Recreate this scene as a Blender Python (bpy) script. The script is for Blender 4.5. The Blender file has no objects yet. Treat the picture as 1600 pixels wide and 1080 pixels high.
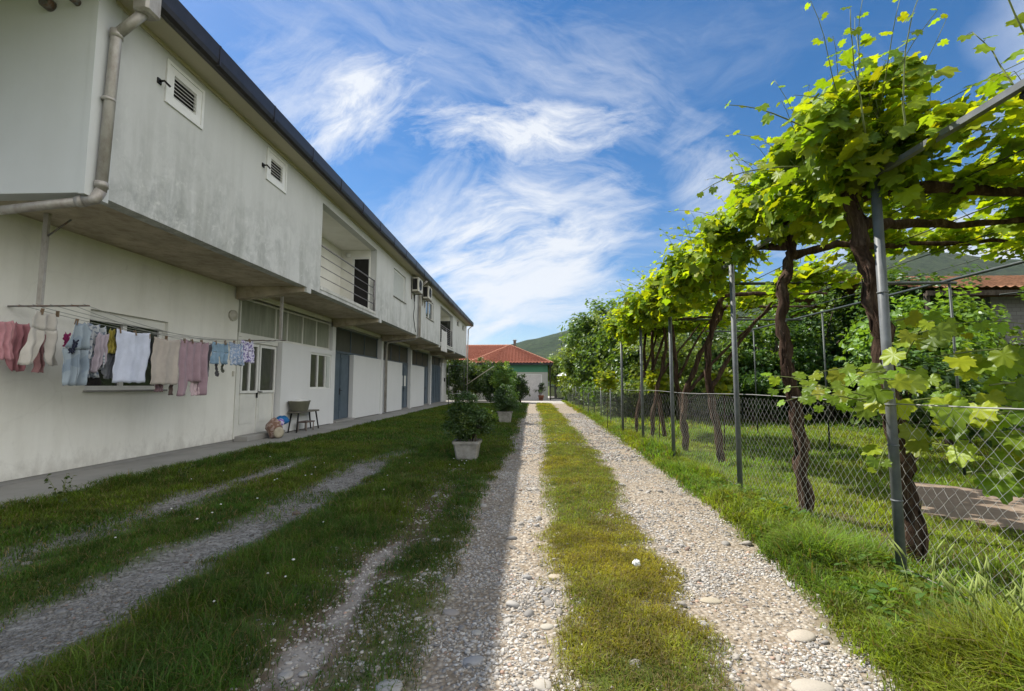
import bpy, math, random
import numpy as np
from mathutils import Vector, Matrix

random.seed(7)
rng = np.random.default_rng(7)
PI = math.pi
SC = bpy.context.scene
COL = SC.collection

# ------------------------------------------------------------------ camera
FPX = 730.0
CAMH = 1.4
pitch = math.atan(62 / FPX)
yaw = math.atan(29 / FPX * math.cos(pitch))
cd = bpy.data.cameras.new('camera')
cam = bpy.data.objects.new('camera', cd)
COL.objects.link(cam)
cam.location = (0, 0, CAMH)
cam.rotation_euler = (PI / 2 + pitch, 0, yaw)
cd.sensor_width = 36
cd.lens = FPX / 1600 * 36
cd.clip_start = 0.05
cd.clip_end = 9000
SC.camera = cam

cF = np.array([-math.sin(yaw) * math.cos(pitch), math.cos(yaw) * math.cos(pitch), math.sin(pitch)])
cR = np.array([math.cos(yaw), math.sin(yaw), 0.0])
cU = np.cross(cR, cF)
cC = np.array([0, 0, CAMH])
def ray(px, py): return cF + cR * (px - 800) / FPX + cU * (540 - py) / FPX
def onX(px, py, X): d = ray(px, py); return cC + d * (X / d[0])
def onY(px, py, Y): d = ray(px, py); return cC + d * (Y / d[1])
def onZ(px, py, Z=0.0): d = ray(px, py); return cC + d * ((Z - CAMH) / d[2])

# ------------------------------------------------------------------ light
SUN = Vector((-4.507, 2.5, 6.5)).normalized()
sl = bpy.data.lights.new('sun', 'SUN')
sl.energy = 3.4
sl.angle = math.radians(0.5)
sl.color = (1.0, 0.95, 0.86)
so = bpy.data.objects.new('sun', sl)
COL.objects.link(so)
so.rotation_euler = SUN.to_track_quat('Z', 'Y').to_euler()
so.location = (0, 0, 60)
SC.view_settings.view_transform = 'Standard'
SC.view_settings.look = 'None'
SC.view_settings.exposure = 1.32
SC.view_settings.gamma = 1
SC.cycles.max_bounces = 5
SC.cycles.diffuse_bounces = 3
SC.cycles.glossy_bounces = 2
SC.cycles.caustics_reflective = False
SC.cycles.caustics_refractive = False
SC.cycles.transparent_max_bounces = 8

w = bpy.data.worlds.new('World')
SC.world = w
w.use_nodes = True
wt = w.node_tree
wt.nodes.clear()
def wn(t, **k):
    n = wt.nodes.new(t)
    for a, b in k.items(): setattr(n, a, b)
    return n
def wl_(a, b): wt.links.new(a, b)
def wmath(op, a, b=None, clamp=False):
    n = wn('ShaderNodeMath', operation=op); n.use_clamp = clamp
    for i, v in enumerate((a, b)):
        if v is None: continue
        if isinstance(v, (int, float)): n.inputs[i].default_value = v
        else: wl_(v, n.inputs[i])
    return n.outputs[0]
sky = wn('ShaderNodeTexSky', sky_type='NISHITA')
sky.sun_disc = False
sky.sun_elevation = math.asin(SUN.z)
sky.sun_rotation = math.atan2(SUN.x, SUN.y)
sky.ozone_density = 3.0
sky.air_density = 1.0
sky.dust_density = 0.4
sky.altitude = 200
hs = wn('ShaderNodeHueSaturation'); hs.inputs['Saturation'].default_value = 1.42; hs.inputs['Value'].default_value = 0.36
wl_(sky.outputs[0], hs.inputs['Color'])
tc = wn('ShaderNodeTexCoord')
DIR = tc.outputs['Generated']
wz = wn('ShaderNodeTexNoise'); wz.inputs['Scale'].default_value = 3.5; wz.inputs['Detail'].default_value = 4
wl_(DIR, wz.inputs['Vector'])
wsub = wn('ShaderNodeVectorMath', operation='SUBTRACT'); wl_(wz.outputs['Color'], wsub.inputs[0]); wsub.inputs[1].default_value = (.5, .5, .5)
wsc = wn('ShaderNodeVectorMath', operation='SCALE'); wl_(wsub.outputs[0], wsc.inputs[0]); wsc.inputs['Scale'].default_value = 0.10
wad = wn('ShaderNodeVectorMath', operation='ADD'); wl_(DIR, wad.inputs[0]); wl_(wsc.outputs[0], wad.inputs[1])
WD = wad.outputs[0]
# cirrus patches: direction in the sky, half length, half width, tilt, opacity, fibre stretch
def dirv(px, py):
    d = ray(px, py); return d / np.linalg.norm(d)
PATCH = [
    (555, 165, 110, 62, 35, 1.35, 2.0), (450, 150, 120, 90, 30, .55, 2.5), (815, 205, 190, 52, 2, 1.35, 2.2),
    (880, 120, 250, 85, -20, .42, 3.5), (800, 395, 215, 115, 16, 1.5, 3.0), (890, 300, 140, 60, -12, .8, 3.0),
    (1105, 280, 60, 110, 25, .6, 2.0), (770, 480, 260, 70, 6, 1.1, 3.5), (600, 60, 220, 100, -30, .28, 3.0),
    (1490, 390, 190, 60, 0, 1.3, 1.4), (1190, 340, 80, 60, 20, .5, 2.0), (660, 350, 130, 70, 40, .7, 3.0),
    (1120, 40, 200, 90, 10, .10, 3.0), (860, 430, 150, 62, 22, 1.3, 2.5)]
tot = None
for i, (px, py, ra, rb, tilt, op, st) in enumerate(PATCH):
    c = dirv(px, py)
    a = cR * math.cos(math.radians(tilt)) + cU * math.sin(math.radians(tilt)); a = a - c * a.dot(c); a /= np.linalg.norm(a)
    b = np.cross(c, a)
    ka = FPX / ra * 1.0; kb = FPX / rb * 1.0
    d1 = wn('ShaderNodeVectorMath', operation='DOT_PRODUCT'); wl_(WD, d1.inputs[0]); d1.inputs[1].default_value = tuple(a * ka)
    d2 = wn('ShaderNodeVectorMath', operation='DOT_PRODUCT'); wl_(WD, d2.inputs[0]); d2.inputs[1].default_value = tuple(b * kb)
    d3 = wn('ShaderNodeVectorMath', operation='DOT_PRODUCT'); wl_(DIR, d3.inputs[0]); d3.inputs[1].default_value = tuple(c)
    r2 = wmath('ADD', wmath('MULTIPLY', d1.outputs['Value'], d1.outputs['Value']), wmath('MULTIPLY', d2.outputs['Value'], d2.outputs['Value']))
    m = wmath('SUBTRACT', 1.0, wmath('MULTIPLY', r2, 0.55), True)
    front = wmath('GREATER_THAN', d3.outputs['Value'], 0.0)
    cx = wn('ShaderNodeCombineXYZ')
    wl_(wmath('MULTIPLY', d1.outputs['Value'], ra / 48 / st), cx.inputs[0])
    wl_(wmath('MULTIPLY', d2.outputs['Value'], rb / 40), cx.inputs[1])
    cx.inputs[2].default_value = i * 7.3
    nz = wn('ShaderNodeTexNoise'); nz.inputs['Scale'].default_value = 1.15; nz.inputs['Detail'].default_value = 9
    nz.inputs['Roughness'].default_value = .68; nz.inputs['Distortion'].default_value = .45
    wl_(cx.outputs[0], nz.inputs['Vector'])
    dens = wmath('MULTIPLY', wmath('SUBTRACT', wmath('ADD', nz.outputs['Fac'], wmath('MULTIPLY', m, .46)), .74), 2.8, True)
    dens = wmath('MULTIPLY', wmath('MULTIPLY', dens, m), front)
    dens = wmath('MULTIPLY', dens, op)
    tot = dens if tot is None else wmath('SUBTRACT', wmath('ADD', tot, dens), wmath('MULTIPLY', wmath('MINIMUM', tot, 1.0), dens))
# thin veil everywhere and whitening to the horizon
vn = wn('ShaderNodeTexNoise'); vn.inputs['Scale'].default_value = 2.6; vn.inputs['Detail'].default_value = 8; vn.inputs['Distortion'].default_value = 1.2; vn.inputs['Roughness'].default_value = .6
vm = wn('ShaderNodeMapping'); vm.inputs['Scale'].default_value = (1, 1.6, 3.0); wl_(WD, vm.inputs['Vector']); wl_(vm.outputs[0], vn.inputs['Vector'])
veil = wmath('MULTIPLY', wmath('SUBTRACT', vn.outputs['Fac'], .52, True), .8, True)
sx = wn('ShaderNodeSeparateXYZ'); wl_(DIR, sx.inputs[0])
hz = wmath('POWER', wmath('SUBTRACT', 1.0, wmath('ABSOLUTE', sx.outputs[2]), True), 7.0)
tot = wmath('ADD', tot, wmath('ADD', veil, wmath('MULTIPLY', hz, .30)))
tot = wmath('MULTIPLY', tot, .93, True)
tot = wmath('MINIMUM', tot, .95)
cmix = wn('ShaderNodeMixRGB'); wl_(tot, cmix.inputs[0]); wl_(hs.outputs[0], cmix.inputs[1]); cmix.inputs[2].default_value = (2.35, 2.45, 2.6, 1)
# added bright cloud bank, unseen behind and right of viewer, to lift shaded walls
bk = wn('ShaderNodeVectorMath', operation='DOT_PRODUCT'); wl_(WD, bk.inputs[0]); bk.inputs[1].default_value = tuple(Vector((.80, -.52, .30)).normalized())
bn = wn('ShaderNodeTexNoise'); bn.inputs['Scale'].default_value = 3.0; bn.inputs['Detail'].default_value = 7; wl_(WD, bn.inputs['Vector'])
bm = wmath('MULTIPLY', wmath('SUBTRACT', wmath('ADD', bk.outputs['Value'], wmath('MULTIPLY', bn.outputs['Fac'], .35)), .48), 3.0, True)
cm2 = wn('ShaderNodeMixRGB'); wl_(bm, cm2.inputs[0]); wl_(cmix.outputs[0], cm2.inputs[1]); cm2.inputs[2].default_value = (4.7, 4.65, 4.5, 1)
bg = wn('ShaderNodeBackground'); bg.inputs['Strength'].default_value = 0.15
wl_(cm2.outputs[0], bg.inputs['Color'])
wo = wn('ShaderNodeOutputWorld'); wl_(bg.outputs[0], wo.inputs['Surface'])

# ------------------------------------------------------------------ materials
def srgb(r, g, b):
    f = lambda c: ((c / 255 + .055) / 1.055) ** 2.4 if c > 10 else c / 255 / 12.92
    return (f(r), f(g), f(b), 1)
def V4(c): return tuple(c) + (1,) if len(c) == 3 else tuple(c)
class Mat:
    def __init__(s, name, rough=.8, spec=.3, metal=0):
        s.m = bpy.data.materials.new(name); s.m.use_nodes = True
        s.t = s.m.node_tree; s.b = s.t.nodes['Principled BSDF']; s.out = s.t.nodes['Material Output']
        s.b.inputs['Roughness'].default_value = rough
        s.b.inputs['Specular IOR Level'].default_value = spec
        s.b.inputs['Metallic'].default_value = metal
        s.tc = s.t.nodes.new('ShaderNodeTexCoord')
    def n(s, ty, **k):
        n = s.t.nodes.new(ty)
        for a, b in k.items(): setattr(n, a, b)
        return n
    def l(s, a, b): s.t.links.new(a, b)
    def noise(s, scale, detail=5, rough=.55, stretch=(1, 1, 1), dist=0, co='Object'):
        mp = s.n('ShaderNodeMapping'); mp.inputs['Scale'].default_value = stretch; s.l(s.tc.outputs[co], mp.inputs[0])
        z = s.n('ShaderNodeTexNoise'); z.inputs['Scale'].default_value = scale; z.inputs['Detail'].default_value = detail
        z.inputs['Roughness'].default_value = rough; z.inputs['Distortion'].default_value = dist
        s.l(mp.outputs[0], z.inputs['Vector']); return z.outputs['Fac']
    def ramp(s, v, stops):
        r = s.n('ShaderNodeValToRGB'); s.l(v, r.inputs[0])
        while len(r.color_ramp.elements) < len(stops): r.color_ramp.elements.new(.5)
        for e, (p, c) in zip(r.color_ramp.elements, stops):
            e.position = p; e.color = V4(c) if hasattr(c, '__len__') else (c, c, c, 1)
        return r.outputs[0]
    def math(s, op, a, b=None, clamp=False):
        n = s.n('ShaderNodeMath', operation=op); n.use_clamp = clamp
        for i, v in enumerate((a, b)):
            if v is None: continue
            if isinstance(v, (int, float)): n.inputs[i].default_value = v
            else: s.l(v, n.inputs[i])
        return n.outputs[0]
    def mix(s, f, a, b, mode='MIX'):
        n = s.n('ShaderNodeMixRGB', blend_type=mode)
        for i, v in enumerate((f, a, b)):
            if isinstance(v, (int, float)): n.inputs[i].default_value = v if i == 0 else (v, v, v, 1)
            elif hasattr(v, '__len__'): n.inputs[i].default_value = V4(v)
            else: s.l(v, n.inputs[i])
        return n.outputs[0]
    def bump(s, h, strength=.3, dist=.01):
        n = s.n('ShaderNodeBump'); n.inputs['Strength'].default_value = strength; n.inputs['Distance'].default_value = dist
        s.l(h, n.inputs['Height']); s.l(n.outputs[0], s.b.inputs['Normal']); return s
    def color(s, c):
        if hasattr(c, '__len__'): s.b.inputs['Base Color'].default_value = V4(c)
        else: s.l(c, s.b.inputs['Base Color'])
        return s
    def attr(s, name='col'):
        a = s.n('ShaderNodeAttribute'); a.attribute_name = name; return a.outputs['Color']

def plaster(name, base, dirt, amt=.35, streak=True):
    m = Mat(name, .92, .15)
    n1 = m.noise(1.3, 6, .6); n2 = m.noise(2.5, 6, .65, (1, 1, .1)); n3 = m.noise(60, 3)
    f1 = m.ramp(n1, [(.42, 0), (.75, 1)]); f2 = m.ramp(n2, [(.45, 0), (.8, 1)])
    c = m.mix(m.math('MULTIPLY', f1, amt), base, dirt)
    if streak: c = m.mix(m.math('MULTIPLY', f2, amt), c, dirt)
    c = m.mix(m.math('MULTIPLY', m.ramp(m.noise(.45, 4, .5), [(.3, 0), (.7, 1)]), .12), c, (base[0] * .8, base[1] * .82, base[2] * .84))
    m.color(c); m.bump(n3, .25, .004); return m.m
def simple(name, c, rough=.6, spec=.3, metal=0, var=.15, scale=8, bump=0, bscale=40):
    m = Mat(name, rough, spec, metal)
    n = m.noise(scale, 5, .6)
    m.color(m.mix(m.ramp(n, [(.3, 0), (.7, 1)]), tuple(x * (1 - var) for x in c[:3]), tuple(min(1, x * (1 + var * .6)) for x in c[:3])))
    if bump: m.bump(m.noise(bscale, 4), bump, .005)
    return m.m

# upper facade: weathered plaster, mould patches and streaks low down
m = Mat('weathered plaster', .93, .12)
sep = m.n('ShaderNodeSeparateXYZ'); m.l(m.tc.outputs['Object'], sep.inputs[0])
low = m.n('ShaderNodeMapRange'); low.inputs[1].default_value = 5.6; low.inputs[2].default_value = 3.9; m.l(sep.outputs[2], low.inputs[0])
blot = m.ramp(m.noise(2.6, 9, .72, (1, 1, .75), .4), [(.44, 0), (.60, 1)])
strk = m.ramp(m.noise(3.2, 7, .65, (1, 1, .10)), [(.44, 0), (.66, 1)])
big = m.ramp(m.noise(.55, 4, .5), [(.38, 0.25), (.62, 1)])
c = m.mix(m.math('MULTIPLY', m.math('MULTIPLY', blot, big), m.math('ADD', m.math('MULTIPLY', low.outputs[0], .6), .12)), (.53, .54, .535), (.27, .285, .28))
c = m.mix(m.math('MULTIPLY', strk, m.math('ADD', m.math('MULTIPLY', low.outputs[0], .42), .10)), c, (.25, .26, .235))
peel = m.ramp(m.noise(7, 9, .75, (1, 1, .8), .6), [(.55, 0), (.64, 1)])
c = m.mix(m.math('MULTIPLY', peel, m.math('MULTIPLY', low.outputs[0], .55)), c, (.68, .69, .67))
m.color(c); m.bump(m.noise(55, 4), .25, .004)
M_FAC = m.m
m = Mat('white render', .92, .15)
sep = m.n('ShaderNodeSeparateXYZ'); m.l(m.tc.outputs['Object'], sep.inputs[0])
ft = m.n('ShaderNodeMapRange'); ft.inputs[1].default_value = .55; ft.inputs[2].default_value = .05; m.l(sep.outputs[2], ft.inputs[0])
c = m.mix(m.math('MULTIPLY', m.ramp(m.noise(1.1, 7, .65), [(.42, 0), (.7, 1)]), .3), (.77, .76, .71), (.58, .56, .49))
c = m.mix(m.math('MULTIPLY', m.ramp(m.noise(3.0, 6, .65, (1, 1, .1)), [(.48, 0), (.75, 1)]), .22), c, (.45, .44, .39))
c = m.mix(m.math('MULTIPLY', m.ramp(m.math('ADD', m.noise(5, 7, .7, (1, 1, .6)), m.math('MULTIPLY', ft.outputs[0], .35)), [(.62, 0), (.9, 1)]), .45), c, (.36, .34, .30))
cr = m.n('ShaderNodeTexVoronoi', feature='DISTANCE_TO_EDGE'); cr.inputs['Scale'].default_value = .55
wv_ = m.n('ShaderNodeMixRGB'); wv_.inputs[0].default_value = .12; m.l(m.tc.outputs['Object'], wv_.inputs[1]); nzc = m.n('ShaderNodeTexNoise'); nzc.inputs['Scale'].default_value = 5; nzc.inputs['Detail'].default_value = 6; m.l(m.tc.outputs['Object'], nzc.inputs[0]); m.l(nzc.outputs['Color'], wv_.inputs[2]); m.l(wv_.outputs[0], cr.inputs[0])
c = m.mix(m.math('MULTIPLY', m.ramp(cr.outputs['Distance'], [(.0, 1), (.006, 0)]), .07), c, (.3, .29, .26))
m.color(c); m.bump(m.noise(60, 3), .3, .004); M_WALL = m.m
M_END = plaster('gable render', (.58, .60, .61), (.47, .48, .47), .25)
M_PANEL = plaster('white panel paint', (.68, .685, .69), (.52, .52, .52), .18)
m = Mat('stained concrete', .95, .1)
n1 = m.noise(1.7, 8, .68); n2 = m.noise(5, 6, .7)
c = m.mix(m.ramp(n1, [(.36, 0), (.66, 1)]), (.36, .31, .235), (.56, .49, .385))
c = m.mix(m.math('MULTIPLY', m.ramp(n2, [(.5, 0), (.72, 1)]), .6), c, (.21, .155, .11))
m.color(c); m.bump(m.noise(30, 6, .7), .4, .01); M_SOFFIT = m.m
M_CONC = plaster('concrete', (.30, .295, .28), (.17, .165, .15), .55, False)
M_ROOFSOF = plaster('eave soffit paint', (.50, .46, .36), (.36, .32, .24), .3, False)
M_BLACK = simple('dark gutter metal', (.028, .026, .03), .35, .5, .3, .3)
M_ROOF = simple('roof sheet', (.12, .07, .06), .7)
m = Mat('zinc pipe', .5, .4, .25); m.color(m.mix(m.ramp(m.noise(6, 7, .7, (1, 1, .5)), [(.4, 0), (.68, 1)]), (.42, .40, .38), (.26, .23, .20))); M_PIPE = m.m
M_PVC = simple('white window plastic', (.72, .72, .70), .35, .4, 0, .08)
M_CREAM = simple('cream door paint', (.66, .655, .61), .5, .35, 0, .1, 2)
m = Mat('window glass', .06, .8); m.color(m.mix(m.ramp(m.noise(2.0, 3), [(.35, 0), (.65, 1)]), (.012, .014, .015), (.05, .055, .05))); M_GLASS = m.m
m = Mat('frosted pane', .35, .4)
m.color(m.mix(m.ramp(m.noise(3, 5, .6, (1, 2.5, .35)), [(.35, 0), (.7, 1)]), (.19, .20, .16), (.30, .31, .25))); M_FROST = m.m
m = Mat('dark transom glass', .45, .25); m.color(m.mix(m.noise(2, 3), (.035, .037, .034), (.09, .09, .075))); M_DTRANS = m.m
m = Mat('curtain', .9, .1)
wv = m.n('ShaderNodeTexWave', bands_direction='Y'); wv.inputs['Scale'].default_value = 5.5; wv.inputs['Distortion'].default_value = 1.5; m.l(m.tc.outputs['Object'], wv.inputs[0])
m.color(m.mix(wv.outputs['Fac'], (.02, .02, .018), (.10, .10, .085))); m.b.inputs['Coat Weight'].default_value = 1; m.b.inputs['Coat Roughness'].default_value = .05; M_CURT = m.m
M_BLUE = simple('blue grey door paint', (.085, .115, .15), .45, .4, 0, .2, 3)
M_SHUT = simple('roller shutter slats', (.50, .52, .50), .55, .3, 0, .08)
M_RAIL = simple('painted railing', (.20, .19, .20), .45, .4, .2, .2)
M_DARK = simple('dark opening', (.012, .011, .011), .5)
M_AC = simple('air conditioner casing', (.48, .46, .40), .45, .4, 0, .15)
M_STEEL = simple('grey painted steel', (.14, .15, .155), .5, .35, 0, .3, 9)
m = Mat('old rusty steel', .6, .4, .2); m.color(m.mix(m.ramp(m.noise(14, 6, .7), [(.42, 0), (.62, 1)]), (.16, .165, .16), (.14, .075, .045))); M_RUST = m.m
M_GALV = simple('galvanised wire', (.36, .36, .34), .45, .5, .35, .2)
M_DSTEEL = simple('dark steel rod', (.045, .055, .05), .5, .4, .2, .3)
M_PAVE = plaster('concrete walk', (.27, .265, .25), (.15, .15, .14), .6, False)
m = Mat('vine bark', .95, .1)
n1 = m.noise(9, 8, .75, (1.6, 1.6, .22), .5); m.color(m.ramp(n1, [(.32, (.018, .011, .008)), (.52, (.075, .047, .033)), (.72, (.20, .145, .105))]))
m.bump(n1, 1.0, .03); M_BARK = m.m
m = Mat('tree bark', .95, .1); n1 = m.noise(14, 7, .7, (1, 1, .3)); m.color(m.ramp(n1, [(.3, (.035, .028, .022)), (.7, (.14, .11, .085))])); m.bump(n1, .8, .02); M_TBARK = m.m
M_SHOOT = simple('green shoot', (.14, .17, .045), .5, .3, 0, .35)

def leafmat(name, trans=.45, gloss=.06, tint=(1.5, 1.5, .55), rough=.4, var=.35):
    m = Mat(name); m.t.nodes.remove(m.b)
    col = m.attr()
    pos = m.noise(22, 3)
    c = m.mix(m.math('MULTIPLY', m.ramp(pos, [(.35, 0), (.7, 1)]), var), col, m.mix(1.0, col, (.55, .62, .6), 'MULTIPLY'))
    d = m.n('ShaderNodeBsdfDiffuse'); m.l(c, d.inputs[0])
    t = m.n('ShaderNodeBsdfTranslucent'); m.l(m.mix(1.0, c, tint, 'MULTIPLY'), t.inputs[0])
    a = m.n('ShaderNodeMixShader'); a.inputs[0].default_value = trans; m.l(d.outputs[0], a.inputs[1]); m.l(t.outputs[0], a.inputs[2])
    g = m.n('ShaderNodeBsdfGlossy'); g.inputs['Roughness'].default_value = rough; g.inputs[0].default_value = (.8, .85, .9, 1)
    b = m.n('ShaderNodeMixShader'); b.inputs[0].default_value = gloss; m.l(a.outputs[0], b.inputs[1]); m.l(g.outputs[0], b.inputs[2])
    m.l(b.outputs[0], m.out.inputs[0]); return m.m
M_VLEAF = leafmat('vine leaf', .5, .015, (1.9, 1.75, .35))
M_TLEAF = leafmat('tree leaf', .4, .03, (1.6, 1.55, .45))
M_GRASS = leafmat('grass blade', .45, .015, (1.6, 1.5, .4), .5)
m = Mat('pebble stone', .85, .2); c = m.attr(); m.color(m.mix(m.math('MULTIPLY', m.noise(70, 4, .6), .35), c, (.20, .18, .16))); m.bump(m.noise(120, 3), .3, .003); M_STONE = m.m

# ------------------------------------------------------------------ mesh helpers
WLOC = {}
def link(o, parent=None):
    COL.objects.link(o)
    if parent is not None: o.parent = parent
    return o
def thing(name, label, cat, loc=(0, 0, 0), group=None):
    o = bpy.data.objects.new(name, None); o.empty_display_size = .1; link(o); o.location = loc
    WLOC[o.name] = Vector(loc); return tag(o, label, cat, group)
def tag(o, label=None, cat=None, group=None, kind=None):
    if label: o['label'] = label
    if cat: o['category'] = cat
    if group: o['group'] = group
    if kind: o['kind'] = kind
    return o
def origin(parent): return WLOC.get(parent.name, Vector((0, 0, 0))) if parent is not None else Vector((0, 0, 0))
class MB:
    def __init__(s): s.v = []; s.f = []; s.mi = []; s.k = 0; s.sm = []
    def add(s, vs, fs, sm=False):
        o = len(s.v); s.v += [tuple(p) for p in vs]; s.f += [tuple(i + o for i in f) for f in fs]; s.mi += [s.k] * len(fs); s.sm += [sm] * len(fs); return s
    def box(s, x0, x1, y0, y1, z0, z1):
        if x0 > x1: x0, x1 = x1, x0
        if y0 > y1: y0, y1 = y1, y0
        if z0 > z1: z0, z1 = z1, z0
        return s.add([(x, y, z) for x in (x0, x1) for y in (y0, y1) for z in (z0, z1)],
                     [(0, 1, 3, 2), (4, 6, 7, 5), (0, 4, 5, 1), (2, 3, 7, 6), (0, 2, 6, 4), (1, 5, 7, 3)])
    def bbox(s, x0, x1, y0, y1, z0, z1, b=.01):   # box with chamfered vertical/horizontal edges
        o = len(s.v)
        import itertools
        if x0 > x1: x0, x1 = x1, x0
        if y0 > y1: y0, y1 = y1, y0
        vs = []; fs = []
        for (z, q) in ((z0, b), (z0 + b, 0), (z1 - b, 0), (z1, b)):
            X0, X1, Y0, Y1 = x0 + q, x1 - q, y0 + q, y1 - q
            vs += [(X0 + b, Y0, z), (X1 - b, Y0, z), (X1, Y0 + b, z), (X1, Y1 - b, z), (X1 - b, Y1, z), (X0 + b, Y1, z), (X0, Y1 - b, z), (X0, Y0 + b, z)]
        for r in range(3):
            for i in range(8):
                j = (i + 1) % 8; fs.append((r * 8 + i, r * 8 + j, r * 8 + 8 + j, r * 8 + 8 + i))
        fs.append(tuple(range(7, -1, -1))); fs.append(tuple(range(24, 32)))
        return s.add(vs, fs)
    def tube(s, pts, rad, n=8, cap=True, jitter=0):
        pts = [Vector(p) for p in pts]
        if not hasattr(rad, '__len__'): rad = [rad] * len(pts)
        vs = []; fs = []; up = None
        for i, p in enumerate(pts):
            t = (pts[min(i + 1, len(pts) - 1)] - pts[max(i - 1, 0)]).normalized()
            if up is None:
                up = Vector((0, 0, 1)) if abs(t.z) < .9 else Vector((1, 0, 0))
            a = t.cross(up).normalized(); up = a.cross(t).normalized()
            for k in range(n):
                an = 2 * PI * k / n; r = rad[i] * (1 + (random.uniform(-jitter, jitter) if jitter else 0))
                vs.append(p + a * math.cos(an) * r + up * math.sin(an) * r)
        for i in range(len(pts) - 1):
            for k in range(n):
                j = (k + 1) % n; fs.append((i * n + k, i * n + j, i * n + n + j, i * n + n + k))
        if cap: fs.append(tuple(range(n - 1, -1, -1))); fs.append(tuple(range(len(vs) - n, len(vs))))
        return s.add(vs, fs, True)
    def lathe(s, c, prof, n=20):      # prof: (r, z)
        vs = []; fs = []
        for r, z in prof:
            for k in range(n): vs.append((c[0] + r * math.cos(2 * PI * k / n), c[1] + r * math.sin(2 * PI * k / n), c[2] + z))
        for i in range(len(prof) - 1):
            for k in range(n):
                j = (k + 1) % n; fs.append((i * n + k, i * n + j, i * n + n + j, i * n + n + k))
        fs.append(tuple(range(n - 1, -1, -1))); fs.append(tuple(range(len(vs) - n, len(vs))))
        return s.add(vs, fs, True)
    def build(s, name, mats, parent=None, smooth=None):
        o0 = origin(parent)
        me = bpy.data.meshes.new(name)
        me.from_pydata([tuple(Vector(p) - o0) for p in s.v], [], s.f)
        if not isinstance(mats, (list, tuple)): mats = [mats]
        for mm in mats: me.materials.append(mm)
        me.polygons.foreach_set('material_index', s.mi)
        me.polygons.foreach_set('use_smooth', s.sm if smooth is None else [smooth] * len(s.f))
        me.update()
        o = bpy.data.objects.new(name, me); link(o, parent); WLOC[o.name] = o0; return o
def fast(name, V, F, mat, parent=None, cols=None, smooth=False):
    """V (n,3), F (m,k) all faces the same size; cols (n,3)"""
    o0 = origin(parent); V = np.asarray(V, dtype=np.float32) - np.array(o0, dtype=np.float32)
    F = np.asarray(F, dtype=np.int32)
    me = bpy.data.meshes.new(name)
    me.vertices.add(len(V)); me.vertices.foreach_set('co', V.ravel())
    me.loops.add(F.size); me.loops.foreach_set('vertex_index', F.ravel())
    me.polygons.add(len(F)); me.polygons.foreach_set('loop_start', np.arange(0, F.size, F.shape[1], dtype=np.int32))
    me.polygons.foreach_set('loop_total', np.full(len(F), F.shape[1], dtype=np.int32))
    me.polygons.foreach_set('use_smooth', np.full(len(F), smooth))
    me.materials.append(mat)
    me.update(calc_edges=True)
    if cols is not None:
        a = me.color_attributes.new('col', 'FLOAT_COLOR', 'POINT')
        c4 = np.ones((len(V), 4), dtype=np.float32); c4[:, :3] = cols; a.data.foreach_set('color', c4.ravel())
    o = bpy.data.objects.new(name, me); link(o, parent); WLOC[o.name] = o0; return o
def bake(tv, tf, P, Rm, S):
    """template (k,3), faces (m,q); positions (n,3), rotations (n,3,3), scales (n,) or (n,3)"""
    S = np.asarray(S, dtype=float)
    if S.ndim == 1: S = S[:, None].repeat(3, 1)
    V = np.einsum('nij,nkj->nki', Rm, tv[None] * S[:, None, :]) + P[:, None, :]
    n, k = len(P), len(tv)
    F = (tf[None] + (np.arange(n) * k)[:, None, None]).reshape(-1, tf.shape[1])
    return V.reshape(-1, 3), F
def frames(N, spin=None):
    """rotation matrices whose local z is N"""
    N = N / np.linalg.norm(N, axis=1)[:, None]
    h = rng.normal(size=N.shape); A = np.cross(N, h); A /= np.linalg.norm(A, axis=1)[:, None] + 1e-9
    B = np.cross(N, A)
    return np.stack([A, B, N], axis=2)
def frames2(N, T):
    """local z = N, local y close to T"""
    N = N / np.linalg.norm(N, axis=1)[:, None]
    T = T - N * (N * T).sum(1)[:, None]; T /= np.linalg.norm(T, axis=1)[:, None] + 1e-9
    return np.stack([np.cross(T, N), T, N], axis=2)
def lerp(a, b, t): return a + (b - a) * t

# 2-D value noise for layout
_G = rng.random((256, 256))
def vnoise(x, y, s):
    x = np.asarray(x) * s + 50.3; y = np.asarray(y) * s + 71.7
    xi = np.floor(x).astype(int); yi = np.floor(y).astype(int); fx = x - xi; fy = y - yi
    fx = fx * fx * (3 - 2 * fx); fy = fy * fy * (3 - 2 * fy)
    g = lambda i, j: _G[i % 256, j % 256]
    return (g(xi, yi) * (1 - fx) + g(xi + 1, yi) * fx) * (1 - fy) + (g(xi, yi + 1) * (1 - fx) + g(xi + 1, yi + 1) * fx) * fy
def fbm(x, y, s): return .5 * vnoise(x, y, s) + .27 * vnoise(x, y, s * 2.1) + .15 * vnoise(x, y, s * 4.3) + .08 * vnoise(x, y, s * 9)
def sstep(a, b, x): t = np.clip((x - a) / (b - a), 0, 1); return t * t * (3 - 2 * t)

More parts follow.
